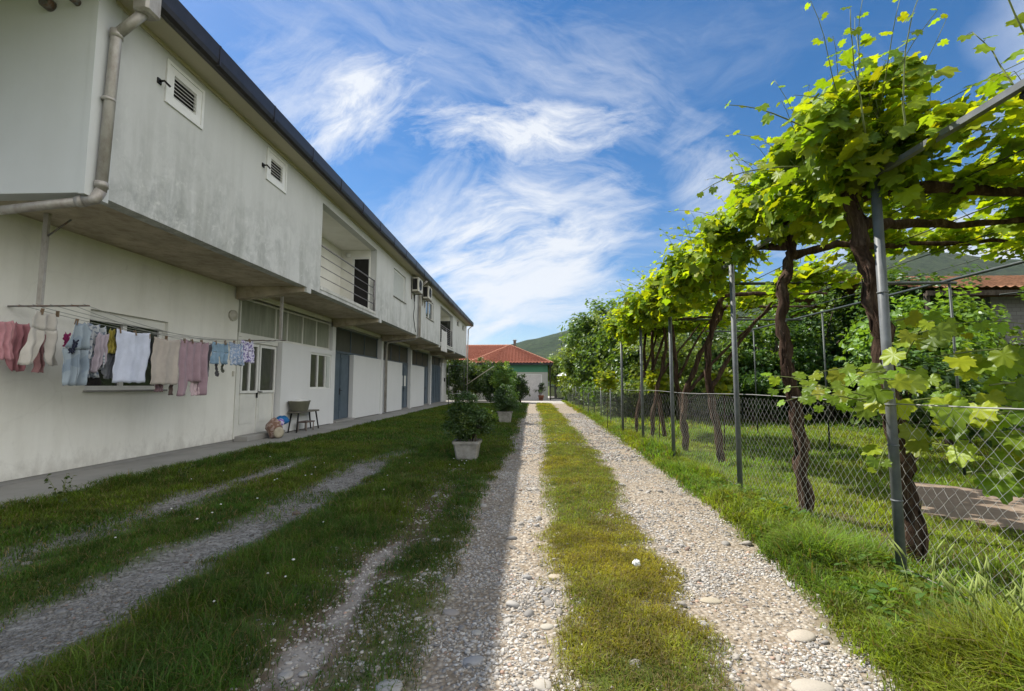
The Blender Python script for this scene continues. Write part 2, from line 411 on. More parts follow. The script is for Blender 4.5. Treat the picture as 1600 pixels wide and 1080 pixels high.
# ------------------------------------------------------------------ ground layout
YK = [0, 2.25, 3.4, 5.3, 10.6, 21.6, 45]
def cur(y, v): return np.interp(y, YK, v)
def band(x, a, b, s): return sstep(a - s, a + s, x) * (1 - sstep(b - s, b + s, x))
def masks(x, y):
    """gravel, bare soil, concrete at ground points"""
    wob = (fbm(x, y, .9) - .5) * .35 + (fbm(x, y, 3.5) - .5) * .22
    a, b = cur(y, [-.55, -.57, -.66, -.68, -.50, -.34, -.15]), cur(y, [.12, .15, .16, .21, .30, .44, .5])
    c, d = cur(y, [.85, .90, .97, 1.10, 1.40, 1.5, 1.6]), cur(y, [1.6, 1.70, 1.90, 2.10, 2.28, 2.55, 2.75])
    wob = wob + (fbm(x + 5, y + 3, 9.) - .5) * .16
    xw = x + wob
    g = band(xw, a, b, .17) + band(xw, c, d, .17)
    fade = 1 - sstep(8, 13, y)
    fadeb = 1 - sstep(7.5, 11, y)
    g += band(xw, -3.10 - .25 * sstep(4, 2, y), -2.42, .20) * fade * (.72 + .28 * sstep(.35, .5, fbm(x, y + 8, 1.1)))
    g += band(xw, -4.45, -3.98, .22) * fadeb * (.72 + .28 * sstep(.38, .55, fbm(x, y, 1.3)))
    patchy = sstep(.52, .72, fbm(x + 9, y, 1.7)) * .8
    g += band(x, .1, 1.2, .2) * patchy * (y < 4.5) * .6
    s = band(x + wob * .7, -1.34, -1.04, .06) * (1 - sstep(5.5, 7.5, y)) * 1.0
    s += .35 * band(xw, -1.6, -.9, .2) * (1 - sstep(7, 9, y))
    s += band(xw, 2.75, 3.5, .2) * .55 * sstep(.4, .6, fbm(x, y, 1.1)) * (y < 12)
    g += .38 * band(xw, -1.05, -.5, .15) * (y < 3.6) * sstep(.40, .56, fbm(x + 6, y, 2.2))
    s += .55 * band(xw, .35, 1.5, .2) * sstep(.54, .68, fbm(x + 13, y + 4, 1.5)) * (y < 14)
    conc = .75 * band(x + wob * 1.0, -1.25, -1.13, .08) * (1 - sstep(3.9, 4.7, y)) * sstep(.36, .5, fbm(x + 2, y, 1.6))
    conc = np.maximum(conc, band(x + wob * .15, -12, 3.05, .08) * sstep(36.2, 36.8, y + wob))
    return np.clip(g, 0, 1), np.clip(s, 0, 1), np.clip(conc, 0, 1)
def gz(x, y):
    g, s, c = masks(x, y)
    return -.035 * g * (y < 30) - .02 * s * (y < 30) + (fbm(x, y, .8) - .5) * .05 * sstep(-5.9, -5.4, x)

def axis_pts(lo, hi, step, far, ratio=1.25):
    a = list(np.arange(lo, hi, step)); s = step; x = hi
    while x < far: a.append(x); s *= ratio; x += s
    s = step; x = lo; pre = []
    while x > -far: s *= ratio; x -= s; pre.append(x)
    return np.array(pre[::-1] + a + [far * 1.05])
gx = axis_pts(-6.0, 4.0, .05, 3200); gy = axis_pts(1.2, 16, .06, 3200, 1.06)
GX, GY = np.meshgrid(gx, gy)
g_, s_, c_ = masks(GX, GY)
inside = (GX > -5.95) & (GX < 3.6) & (GY > -6) & (GY < 50)
fl = 1.0 * inside
outside = GX > 2.7
cols = np.stack([g_ * fl * (GX < 2.9), np.where(inside, s_, 0), c_ * (GY < 60) * (GX > -12) * (GX < 3.4)], -1).reshape(-1, 3)
GZ = np.where((GX > -5.95) & (GX < 8) & (GY < 36) & (GY > -5), gz(GX, GY), 0) - .001
nx = len(gx); ny = len(gy)
idx = np.arange(nx * ny).reshape(ny, nx)
F = np.stack([idx[:-1, :-1], idx[:-1, 1:], idx[1:, 1:], idx[1:, :-1]], -1).reshape(-1, 4)
m = Mat('ground', .97, .08)
at = m.n('ShaderNodeAttribute'); at.attribute_name = 'col'
sp = m.n('ShaderNodeSeparateColor'); m.l(at.outputs['Color'], sp.inputs[0])
n1 = m.noise(1.2, 7, .65); n2 = m.noise(12, 5, .7)
grass = m.mix(m.ramp(n1, [(.35, 0), (.68, 1)]), (.035, .055, .010), (.095, .115, .025))
grass = m.mix(m.math('MULTIPLY', m.ramp(n2, [(.45, 0), (.7, 1)]), .6), grass, (.12, .095, .045))
vo = m.n('ShaderNodeTexVoronoi'); vo.inputs['Scale'].default_value = 34; m.l(m.tc.outputs['Object'], vo.inputs[0])
vo2 = m.n('ShaderNodeTexVoronoi'); vo2.inputs['Scale'].default_value = 17; m.l(m.tc.outputs['Object'], vo2.inputs[0])
vb = m.n('ShaderNodeSeparateColor'); m.l(vo.outputs['Color'], vb.inputs[0])
grav = m.mix(vb.outputs[0], (.25, .21, .165), (.47, .42, .35))
grav = m.mix(m.ramp(vo.outputs['Distance'], [(.3, 0), (.75, 1)]), grav, (.21, .17, .125))
grav = m.mix(m.math('MULTIPLY', m.ramp(m.noise(2.2, 6, .7), [(.45, 0), (.7, 1)]), .55), grav, (.26, .20, .14))
soil = m.mix(m.noise(14, 7, .7), (.05, .035, .024), (.19, .14, .10))
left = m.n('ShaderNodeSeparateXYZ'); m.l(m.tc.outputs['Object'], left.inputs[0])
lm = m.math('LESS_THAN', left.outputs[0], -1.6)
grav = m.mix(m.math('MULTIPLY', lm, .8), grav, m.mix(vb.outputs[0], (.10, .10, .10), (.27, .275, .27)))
conc = m.mix(m.noise(9, 8, .7), (.26, .235, .21), (.52, .49, .44)); conc = m.mix(m.math('MULTIPLY', m.math('LESS_THAN', vo.outputs['Distance'], .38), .5), conc, m.mix(vb.outputs[1], (.16, .14, .12), (.56, .53, .48)))
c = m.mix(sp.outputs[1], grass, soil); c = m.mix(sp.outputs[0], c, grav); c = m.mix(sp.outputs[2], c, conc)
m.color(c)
hgt = m.math('ADD', m.math('MULTIPLY', m.math('SUBTRACT', 1.0, vo.outputs['Distance']), m.math('ADD', sp.outputs[0], .1)), m.math('MULTIPLY', n2, .5))
m.bump(hgt, .7, .02)
ground = fast('ground', np.stack([GX, GY, GZ], -1).reshape(-1, 3), F, m.m, None, cols, True)
tag(ground, kind='structure')

# concrete walk along the house, garden path
mb = MB(); mb.bbox(-7.2, -5.97, -4, 39.4, -.1, .035, .012); o = mb.build('pavement', M_PAVE); tag(o, kind='structure')
pts = [onZ(1425, 756), onZ(1600, 790), onZ(1700, 812), onZ(1700, 900), onZ(1600, 855), (lambda p: p)(onZ(1440, 805))]
m = Mat('garden path concrete', .9, .15); m.color(m.mix(m.noise(3, 7, .7), (.10, .072, .052), (.31, .24, .18))); m.bump(m.noise(18, 6, .7), .4, .01)
mb = MB(); top = [(p[0], p[1], .03) for p in pts]; bot = [(p[0], p[1], -.05) for p in pts]
# extend the path away to the right as one paved strip
top[1:5] = [(top[1][0] + 1.0, top[1][1] + .0, .03), (top[1][0] + 6.5, top[1][1] + .4, .03), (top[4][0] + 6.5, top[4][1] - .5, .03), (top[4][0] + .9, top[4][1] - .35, .03)]
bot = [(p[0], p[1], -.05) for p in top]; n = len(top)
mb.add(top[::-1] + bot[::-1], [tuple(range(n))] + [(i, i + n, (i + 1) % n + n, (i + 1) % n) for i in range(n)])
o = mb.build('garden_path', m.m); tag(o, kind='structure')
PATH = [(p[0], p[1]) for p in top]
def in_poly(x, y, poly):
    r = np.zeros(np.shape(x), bool); n = len(poly)
    for i in range(n):
        x0, y0 = poly[i]; x1, y1 = poly[(i + 1) % n]
        with np.errstate(divide='ignore', invalid='ignore'):
            r ^= ((y0 > y) != (y1 > y)) & (x < (x1 - x0) * (y - y0) / (y1 - y0 + 1e-12) + x0)
    return r

# ------------------------------------------------------------------ hills
SKY_PTS = [(-900, 600), (0, 590), (500, 575), (700, 556), (760, 546), (800, 537), (840, 528), (880, 517), (930, 500), (1000, 482), (1100, 462), (1240, 432), (1340, 398), (1390, 388), (1430, 384), (1470, 389), (1520, 398), (1600, 402), (1750, 415), (2200, 440), (3500, 500)]
px_ = np.linspace(-900, 3500, 440); py_ = np.interp(px_, [p[0] for p in SKY_PTS], [p[1] for p in SKY_PTS])
py_ = np.convolve(np.pad(py_, 5, mode='edge'), np.ones(11) / 11, 'valid')
tt = np.linspace(0, 1, 70)
HV = np.zeros((len(tt), len(px_), 3))
for i, (a, b) in enumerate(zip(px_, py_)):
    d = ray(a, b); h = math.hypot(d[0], d[1]); u = d / h
    D1 = 1700 + 150 * math.sin(a * .004)
    ztop = CAMH + u[2] * D1
    for j, t in enumerate(tt):
        D = lerp(520, D1, t) if t < .86 else lerp(D1 * .9, D1 * 1.3, (t - .86) / .14)
        if t >= .86: s = 1 - ((t - .86) / .14 - .36) ** 2 * 1.4 if (t - .86) / .14 > .36 else lerp(.92, 1, (t - .86) / .14 / .36)
        else: s = .92 * (t / .86) ** 1.25
        D = lerp(520, D1 * .93, t / .86) if t < .86 else lerp(D1 * .93, D1 * 1.25, (t - .86) / .14)
        HV[j, i] = (u[0] * D, u[1] * D, -2 + (ztop + 2) * s)
gul = fbm(HV[..., 0], HV[..., 1], 1 / 190.) - .5
env = (np.sin(PI * np.clip(tt / .95, 0, 1)) ** .8)[:, None]
HV[..., 2] += gul * 75 * env * np.clip(HV[..., 2] / 200, .1, 1)
n0, n1_ = len(tt), len(px_); idx = np.arange(n0 * n1_).reshape(n0, n1_)
F = np.stack([idx[:-1, :-1], idx[:-1, 1:], idx[1:, 1:], idx[1:, :-1]], -1).reshape(-1, 4)
m = Mat('wooded hillside', .95, .05)
a1 = m.noise(.006, 6, .6); a2 = m.noise(.075, 9, .8)
c = m.mix(m.ramp(a1, [(.4, 0), (.62, 1)]), (.035, .062, .020), (.075, .105, .040))
c = m.mix(m.ramp(a2, [(.44, 0), (.56, 1)]), m.mix(1.0, c, (.42, .48, .5), 'MULTIPLY'), c)
c = m.mix(m.math('MULTIPLY', m.ramp(m.noise(.02, 5, .7), [(.6, 0), (.68, 1)]), .5), c, (.14, .15, .08))
m.color(c); m.bump(a2, 1.0, 14)
o = fast('hills', HV.reshape(-1, 3), F, m.m, None, None, True); tag(o, kind='structure')

# ------------------------------------------------------------------ the long white house
XF, XW = -5.43, -7.2
ZS = 3.80; ZT = 6.44; Y0F, Y1F = 5.52, 39.2
def wall_open(mb, X, T, y0, y1, z0, z1, ops):
    """wall in the plane x = X, thickness T behind it, with openings (ya, yb, za, zb)"""
    ys = sorted({y0, y1, *[o[0] for o in ops], *[o[1] for o in ops]}); zs = sorted({z0, z1, *[max(z0, o[2]) for o in ops], *[o[3] for o in ops]})
    hole = lambda a, b: any(o[0] < a < o[1] and o[2] < b < o[3] for o in ops) or not (y0 < a < y1 and z0 < b < z1)
    for i in range(len(ys) - 1):
        for j in range(len(zs) - 1):
            ya, yb, za, zb = ys[i], ys[i + 1], zs[j], zs[j + 1]; ym, zm = (ya + yb) / 2, (za + zb) / 2
            if hole(ym, zm): continue
            A = X; B = X - T
            mb.add([(A, ya, za), (A, yb, za), (A, yb, zb), (A, ya, zb)], [(0, 1, 2, 3)])
            mb.add([(B, ya, za), (B, yb, za), (B, yb, zb), (B, ya, zb)], [(3, 2, 1, 0)])
            yl = ys[i - 1] if i else ya - 1; yr = ys[i + 2] if i + 2 < len(ys) else yb + 1
            zl = zs[j - 1] if j else za - 1; zr = zs[j + 2] if j + 2 < len(zs) else zb + 1
            if hole((yl + ya) / 2, zm): mb.add([(A, ya, za), (A, ya, zb), (B, ya, zb), (B, ya, za)], [(0, 1, 2, 3)])
            if hole((yr + yb) / 2, zm): mb.add([(A, yb, za), (B, yb, za), (B, yb, zb), (A, yb, zb)], [(0, 1, 2, 3)])
            if hole(ym, (zl + za) / 2): mb.add([(A, ya, za), (B, ya, za), (B, yb, za), (A, yb, za)], [(0, 1, 2, 3)])
            if hole(ym, (zr + zb) / 2): mb.add([(A, ya, zb), (A, yb, zb), (B, yb, zb), (B, ya, zb)], [(0, 1, 2, 3)])
house = thing('apartment_house', 'long two storey white house with a stained overhanging upper floor beside the track', 'house', (-9, 22, 0))
COLY = [16.6, 22.15, 27.65, 33.2, 39.1]
L1 = (11.7, 16.05, 3.93, 6.18); L2 = (27.8, 32.3, 3.98, 6.2)
WV = [(6.45, 7.15, 5.66, 6.23), (9.12, 9.80, 5.68, 6.26)]
WSH = (18.1, 19.9, 4.95, 6.08); WU = (23.9, 25.8, 4.95, 5.95); WS = [(34.1, 35.3, 5.8, 6.24), (36.8, 38.0, 5.8, 6.22)]
mb = MB(); wall_open(mb, XF, .22, Y0F, Y1F, ZS - .02, ZT, [L1, L2, WSH, WU] + WV + WS)
up = mb.build('upper_wall', M_FAC, house)
mb = MB()
mb.box(XF - .001, XF - .22, Y0F - .0, Y0F + .001, ZS - .02, ZT)
# end face turned to the camera, and far end
mb = MB(); mb.box(-15, XF - .0, Y0F - .22, Y0F - .002, ZS - .06, ZT); mb.build('gable_wall', M_END, house)
mb = MB(); mb.box(-15, XF - .003, Y1F + .002, Y1F + .2, ZS - .06, ZT); mb.build('gable_wall', M_END, house)
mb = MB(); mb.box(XF + .012, XF - .06, Y0F - .23, Y0F + .10, ZS - .075, ZT - .002); mb.build('corner_strip', M_END, house)
# balcony recess interiors
for (L, nm) in ((L1, 'a'), (L2, 'b')):
    mb = MB(); bx0, bx1 = -6.72, XF - .22
    mb.box(bx0 - .12, bx0, L[0] - .0, L[1] + .0, L[2] - .05, L[3] + .12)
    mb.box(bx0, bx1, L[0] - .14, L[0] - .001, L[2] - .05, L[3] + .12); mb.box(bx0, bx1, L[1] + .001, L[1] + .14, L[2] - .05, L[3] + .12)
    mb.box(bx0, bx1, L[0], L[1], L[3] + .004, L[3] + .12)
    mb.build('balcony_recess', M_WALL, house)
    mb = MB(); mb.box(bx0, XF + .02, L[0] + .002, L[1] - .002, L[2] - .06, L[2] + .03); mb.build('balcony_floor', plaster('balcony edge', (.58, .58, .55), (.26, .26, .24), .8), house)
# slab and cantilever beams
mb = MB(); mb.box(-7.6, XF - .225, Y0F - .21, Y1F, ZS, ZS + .1); slab = mb.build('slab', M_SOFFIT, house)
mb = MB(); mb.box(-7.32, -7.195, 1.0, 39.3, 3.66, ZS - .002); mb.build('wall_beam', M_WALL, house)
mb = MB()
for y in [11.1] + COLY:
    a, b = y - .13, y + .13
    vs = [(-7.17, a, 3.50), (XF - .05, a, 3.665), (XF - .05, a, ZS - .003), (-7.17, a, ZS - .003), (-7.17, b, 3.50), (XF - .05, b, 3.665), (XF - .05, b, ZS - .003), (-7.17, b, ZS - .003)]
    m1 = MB(); m1.add(vs, [(0, 1, 2, 3), (7, 6, 5, 4), (0, 4, 5, 1), (1, 5, 6, 2), (3, 2, 6, 7), (4, 0, 3, 7)]); m1.build('beam', M_SOFFIT, house)
    m1 = MB(); m1.box(XF - .049, XF + .006, a + .02, b - .02, 3.655, ZS - .022); m1.build('beam_end', M_FAC, house)
# ground floor walls
WG = (7.30, 8.95, 1.32, 2.65)
mb = MB(); wall_open(mb, XW, .25, 1.0, 11.15, .09, 3.66, [WG]); mb.build('ground_wall', M_WALL, house)
mb = MB(); mb.box(-15, XW - .251, 1.0, 1.2, 0, 3.7); mb.box(-15, XW - .25, 39.0, 39.2, 0, 3.7); mb.box(-15, -14.8, 1.2, 39, 0, 3.7); mb.build('rear_wall', M_WALL, house)
mb = MB(); mb.box(-15.1, -14.9, Y0F, Y1F, 3.7, ZT); mb.build('rear_wall', M_WALL, house)
mb = MB(); mb.box(XW - .02, XW - .25, 1.0, 39.2, -.05, .089); mb.build('plinth', M_CONC, house)
# bay infill behind columns
mb = MB(); mb.box(-7.5, -7.38, 11.15, 39.1, .09, 3.66); mb.build('bay_wall', M_PANEL, house)
for y in COLY:
    mb = MB(); mb.bbox(-7.38, -7.10, y - .13, y + .13, .0, 3.655, .008); mb.build('column', M_PANEL, house)
def panel(y0, y1, x=-7.13, top=2.62):
    mb = MB(); mb.bbox(x, -7.375, y0, y1, .06, top, .01); return mb.build('wall_panel', M_PANEL, house)
def panelw(y0, y1, x, top, op):
    mb = MB(); wall_open(mb, x, .22, y0, y1, .06, top, [op]); return mb.build('wall_panel', M_PANEL, house)
panelw(13.0, 16.46, -7.06, 2.62, (14.75, 16.3, 1.28, 2.46))
panel(18.6, 22.01); panel(22.29, 25.75); panel(27.79, 31.15); panel(37.45, 38.96, -7.12, 3.2)
# transoms
def transom(y0, y1, z0, z1, ndiv, mat, x=-7.30):
    g = MB(); g.box(x - .012, x - .03, y0, y1, z0, z1); gl = g.build('transom_pane', mat, house)
    f = MB(); fr = .045
    f.box(x + .02, x - .05, y0, y1, z0 - fr, z0 + fr); f.box(x + .02, x - .05, y0, y1, z1 - fr * .5, z1 + fr * .4)
    for yy in ([y0 + (y1 - y0) * d for d in ndiv]): f.box(x + .017, x - .047, yy - fr / 2, yy + fr / 2, z0 + fr, z1 - fr * .5)
    f.build('transom_frame', M_CREAM if mat is M_FROST else M_BLUE, house)
transom(11.2, 16.45, 2.66, 3.58, [0.01, .32, .44, .62, .8, .99], M_FROST, -7.22)
transom(16.75, 22.0, 2.66, 3.58, [.02, .36, .66, .98], M_DTRANS)
transom(22.3, 27.5, 2.66, 3.58, [.02, .35, .66, .98], M_DTRANS)
transom(27.8, 33.05, 2.66, 3.58, [.02, .35, .66, .98], M_DTRANS)
transom(33.35, 38.95, 2.9, 3.58, [.02, .35, .66, .98], M_DTRANS)
mb = MB(); mb.box(-7.05, -7.37, 37.5, 38.9, 3.22, 3.5); mb.build('meter_box', M_AC, house)
# doors
def door(y0, y1, z0, z1, x, mat, leaves=2, glass=None, handle=True):
    d = MB(); d.box(x, x - .05, y0, y1, z0, z1)
    W = (y1 - y0) / leaves
    for k in range(leaves):
        a = y0 + W * k
        for zz0, zz1 in ((.12, .48), (.52, .94)):
            if glass and zz0 > .4: continue
            d.box(x + .012, x - .01, a + .12, a + W - .12, z0 + (z1 - z0) * zz0, z0 + (z1 - z0) * zz1)
        d.box(x + .02, x - .02, a - .0 + .005, a + .045, z0, z1)
    d.box(x + .022, x - .02, y1 - .045, y1 - .002, z0, z1 - .001)
    o = d.build('door', mat, house)
    if handle:
        h = MB(); ym = (y0 + y1) / 2 if leaves == 2 else y0 + .1
        h.box(x + .028, x + .01, ym - .03, ym + .03, z0 + .92, z0 + 1.16); h.tube([(x + .05, ym, z0 + 1.08), (x + .07, ym + .02, z0 + 1.08), (x + .07, ym + .15, z0 + 1.07)], .012, 6)
        h.build('handle', M_DARK, o)
    return o
cdoor = door(11.3, 12.95, .15, 2.5, -7.24, M_CREAM, 2, True)
mb = MB()
mb.box(-7.222, -7.235, 11.42, 12.02, 1.26, 2.40); mb.box(-7.222, -7.235, 12.2, 12.86, 1.26, 2.40); mb.build('door_glass', M_CURT, cdoor)
mb = MB()
for (a, b) in ((11.36, 11.42), (11.68, 11.75), (12.02, 12.09), (12.14, 12.2), (12.86, 12.92)): mb.box(-7.19, -7.236, a, b, 1.2, 2.46)
for (a, b) in ((1.2, 1.26), (2.40, 2.46)): mb.box(-7.192, -7.235, 11.42, 12.02, a, b); mb.box(-7.192, -7.235, 12.2, 12.86, a, b)
mb.build('glazing_bar', M_PVC, cdoor)
mb = MB()
mb.box(-7.18, -7.30, 11.16, 11.3, .1, 2.6); mb.box(-7.185, -7.30, 11.3, 12.98, 2.5, 2.61); mb.build('door_frame', M_CREAM, house)
mb = MB(); mb.bbox(-6.85, -7.21, 11.2, 12.95, .03, .16, .01); mb.build('doorstep', M_CONC, house)
mb = MB(); mb.box(-7.18, -7.21, 11.02, 11.08, 1.62, 1.74); mb.build('light_switch', M_AC, house)
gd = door(16.75, 18.55, .12, 2.6, -7.31, M_BLUE)
mb = MB(); mb.bbox(-7.0, -7.38, 16.75, 18.55, .03, .11, .01); mb.build('doorstep', M_CONC, house)
door(25.8, 27.5, .12, 2.6, -7.31, M_BLUE); door(31.2, 33.05, .12, 2.6, -7.31, M_BLUE)
gg = door(33.4, 37.4, .1, 2.85, -7.25, M_BLUE, 6, None, False)
for y in (26.0, 26.7): mb = MB(); mb.box(-7.275, -7.284, y, y + .38, 1.35, 1.95); mb.build('notice', M_PVC, house)
mb = MB(); mb.box(-7.06, -7.12, 38.3, 38.55, 1.7, 2.0); mb.build('mailbox', M_DARK, house)
# windows
def window(op, X, sashes, glass=M_GLASS, sill=True, depth=.09, fr=.06, mat=M_PVC):
    y0, y1, z0, z1 = op; x = X - depth
    f = MB()
    f.box(x, x - .07, y0, y1, z0, z0 + fr); f.box(x, x - .07, y0, y1, z1 - fr, z1)
    f.box(x, x - .07, y0, y0 + fr, z0 + fr, z1 - fr); f.box(x, x - .07, y1 - fr, y1, z0 + fr, z1 - fr)
    for s in sashes: f.box(x + .01, x - .06, y0 + (y1 - y0) * s - fr * .6, y0 + (y1 - y0) * s + fr * .6, z0 + fr, z1 - fr)
    fo = f.build('window', mat, house)
    g = MB(); g.box(x - .03, x - .05, y0 + fr, y1 - fr, z0 + fr, z1 - fr); g.build('pane', glass, fo)
    if sill:
        s = MB(); s.bbox(X + .05, X - .088, y0 - .03, y1 + .03, z0 - .035, z0 - .002, .006); s.build('sill', M_CONC, fo)
    return fo
wg = window(WG, XW, [.48], M_GLASS, True, .12, .07)
mb = MB(); mb.box(XW - .06, XW - .118, WG[0] + .002, WG[1] - .002, WG[3] - .17, WG[3] - .002); mb.build('shutter_box', M_CREAM, wg)
w2 = window((14.75, 16.3, 1.28, 2.46), -7.06, [.36, .74], M_CURT, False, .03, .06)
mb = MB(); mb.box(-7.088, -7.16, 16.0, 16.24, 1.3, 2.4); mb.build('shutter', M_SHUT, w2)
wu = window(WU, XF, [.5], M_GLASS, True, .07, .08)
for op in WS: window(op, XF, [], M_GLASS, False, .06, .05)
ws = window(WSH, XF, [], M_SHUT, True, .06, .06)
mb = MB()
for k in range(22):
    z = WSH[2] + .04 + k * .05; mb.box(XF - .062, XF - .075, WSH[0] + .06, WSH[1] - .06, z, z + .043)
mb.build('shutter', M_SHUT, ws)
for op in WV:       # louvred vents
    y0, y1, z0, z1 = op
    f = MB()
    for (a, b, c, d) in ((y0 - .05, y1 + .05, z0 - .05, z0), (y0 - .05, y1 + .05, z1, z1 + .05), (y0 - .05, y0, z0, z1), (y1, y1 + .05, z0, z1)): f.box(XF + .025, XF - .05, a, b, c, d)
    fi = .11
    for (a, b, c, d) in ((y0 + .002, y1 - .002, z0 + .002, z0 + fi), (y0 + .002, y1 - .002, z1 - fi, z1 - .002), (y0 + .002, y0 + fi, z0 + fi, z1 - fi), (y1 - fi, y1 - .002, z0 + fi, z1 - fi)): f.box(XF + .012, XF - .04, a, b, c, d)
    fo = f.build('vent_window', M_PVC, house)
    b_ = MB(); b_.box(XF - .06, XF - .08, y0 + .01, y1 - .01, z0 + .01, z1 - .01); b_.build('vent_backing', M_DARK, fo)
    s = MB(); n = 6
    for k in range(n):
        z = z0 + fi + (z1 - z0 - 2 * fi) * (k + .5) / n; a = y0 + fi; b = y1 - fi
        s.add([(XF - .045, a, z + .022), (XF + .006, a, z - .016), (XF + .006, b, z - .016), (XF - .045, b, z + .022), (XF - .045, a, z + .03), (XF + .006, a, z - .008), (XF + .006, b, z - .008), (XF - .045, b, z + .03)],
              [(0, 1, 2, 3), (7, 6, 5, 4), (0, 4, 5, 1), (1, 5, 6, 2), (2, 6, 7, 3), (3, 7, 4, 0)])
    s.build('louvre', M_PVC, fo)
    k = MB(); k.tube([(XF, y0 - .16, z0 + .18), (XF + .09, y0 - .17, z0 + .18), (XF + .10, y0 - .07, z0 + .155)], .016, 6); k.box(XF + .02, XF - .001, y0 - .2, y0 - .13, z0 + .14, z0 + .22); k.build('hinge_hook', M_DARK, fo)
# first balcony: door on its end wall, lamp, railing
mb = MB(); mb.box(-6.22, -5.70, L1[1] - .02, L1[1] + .0, L1[2] + .03, L1[2] + 1.92); bd = mb.build('balcony_door', M_DARK, house)
mb = MB()
for (a, b, c, d) in ((-6.29, -6.22, L1[2] + .03, L1[2] + 2.0), (-5.70, -5.66, L1[2] + .03, L1[2] + 2.0), (-6.22, -5.70, L1[2] + 1.92, L1[2] + 2.0)): mb.box(a, b, L1[1] - .045, L1[1], c, d)
mb.build('door_frame', M_PVC, bd)
mb = MB(); mb.lathe((0, 0, 0), [(.02, 0), (.09, .01), (.10, .04), (.06, .08), (.01, .09)], 14); mb.v = [(x - 6.45, L1[1] - z, y + 6.0) for x, y, z in mb.v]; mb.build('balcony_lamp', M_PVC, house)
def railing(L, n, xr=XF - .05):
    r = MB(); zb = L[2] + .03; h = 1.10; ya, yb = L[0] + .03, L[1] - .04
    for k in range(n):
        z = zb + h * (k + 1) / n; r.tube([(xr, ya, z), (xr, yb, z)], .022 if k == n - 1 else .013, 8)
    for y in ([yb] if n == 4 else [ya, (ya + yb) / 2, yb]): r.tube([(xr, y, zb), (xr, y, zb + h)], .03, 8)
    if n == 4: r.tube([(xr, ya + .01, zb), (xr, ya + .01, zb + h)], .012, 8)
    return r.build('balcony_railing', M_RAIL, house)
railing(L1, 4); railing(L2, 9)
mb = MB(); mb.box(-6.5, -5.6, L2[1] - .02, L2[1], L2[2] + .03, L2[2] + 1.9); mb.build('balcony_door', M_GLASS, house)
# eave, roof, gutter; unseen near length added to carry the shadow down the track
mb = MB(); mb.box(XF - .3, -5.06, 1.2, 39.7, ZT + .004, ZT + .06); mb.box(-15.4, XF - .301, 1.2, 39.7, ZT + .002, ZT + .058); mb.build('eave_soffit', M_ROOFSOF, house)
mb = MB(); mb.box(XF + .03, XF + .0, Y0F, Y1F, ZT - .05, ZT + .003); mb.build('eave_moulding', M_ROOFSOF, house)
mb = MB()
vs = []
for y in (1.1, 39.75): vs += [(-5.02, y, ZT + .12), (-10.2, y, ZT + 1.3), (-15.5, y, ZT + .12), (-15.5, y, ZT + .02 + .04), (-10.2, y, ZT + .065), (-5.02, y, ZT + .061)]
mb.add(vs, [(0, 1, 7, 6), (1, 2, 8, 7), (2, 3, 9, 8), (5, 4, 10, 11), (4, 3, 9, 10), (0, 5, 11, 6), (0, 1, 4, 5), (1, 2, 3, 4), (6, 11, 10, 7), (7, 10, 9, 8)]); mb.build('roof', M_ROOF, house)
g = MB(); pr = [(-5.05, ZT + .0), (-4.98, ZT - .01), (-4.93, ZT + .03), (-4.91, ZT + .10), (-4.905, ZT + .33), (-4.93, ZT + .345), (-5.06, ZT + .30)]
vs = []
ysg = [1.1, 40.0]
for y in ysg: vs += [(x, y, z) for x, z in pr]
n = len(pr); g.add(vs, [(i, (i + 1) % n, (i + 1) % n + n, i + n) for i in range(n)] + [tuple(range(n - 1, -1, -1)), tuple(range(n, 2 * n))])
for y in np.arange(2, 39.5, 1.6): g.box(-4.899, -4.95, y, y + .03, ZT + .01, ZT + .335)
g.build('gutter', M_BLACK, house)
mb = MB(); mb.bbox(-4.9, -5.12, 5.42, 5.66, ZT - .22, ZT + .12, .03); mb.build('gutter_hopper', M_PIPE, house)
# corner downspout in front of the corner
pa = Vector((-5.02, 5.54, ZT - .16)); pb = Vector((-5.34, 5.48, 5.92)); pc = Vector((-5.36, 5.45, 3.82))
pd = Vector((-5.40, 5.42, 3.70)); pe = Vector((-5.50, 5.38, 3.665)); pf = Vector((-7.1, 5.36, 3.50))
k = MB(); k.tube([pa, pb], .062, 12); k.tube([pb + Vector((0, 0, .05)), pb, pc], .062, 12); k.tube([pc, pd, pe], .064, 12); k.tube([pe, pf], .055, 12)
for q in (pb, ): k.tube([q + Vector((.0, 0, .05)), q - Vector((0, 0, .05))], .074, 12)
k.tube([Vector((-5.36, 5.45, 3.93)), Vector((-5.36, 5.45, 3.86))], .074, 12); k.tube([pe, pe + Vector((-.07, 0, -.007))], .07, 12)
for z in (5.0,): k.tube([(-5.357, 5.455, z), (-5.357, 5.455, z + .035)], .076, 12); k.box(-5.47, -5.36, 5.44, 5.47, z, z + .03)
k.build('downspout', M_PIPE, house)
k = MB(); k.tube([(-5.0, 22.1, ZT - .0), (-5.15, 22.1, ZT - .15), (-5.33, 22.12, ZT - .32), (-5.34, 22.14, 3.72), (-5.6, 22.2, 3.62), (-6.9, 22.45, 3.5), (-7.02, 22.47, 3.38), (-7.02, 22.47, .1)], .065, 10); k.build('downspout', M_PIPE, house)
k = MB(); k.tube([(-5.0, 39.6, ZT), (-5.3, 39.5, ZT - .3), (-5.35, 39.45, 3.9), (-5.35, 39.45, .1)], .05, 8); k.build('downspout', M_PIPE, house)
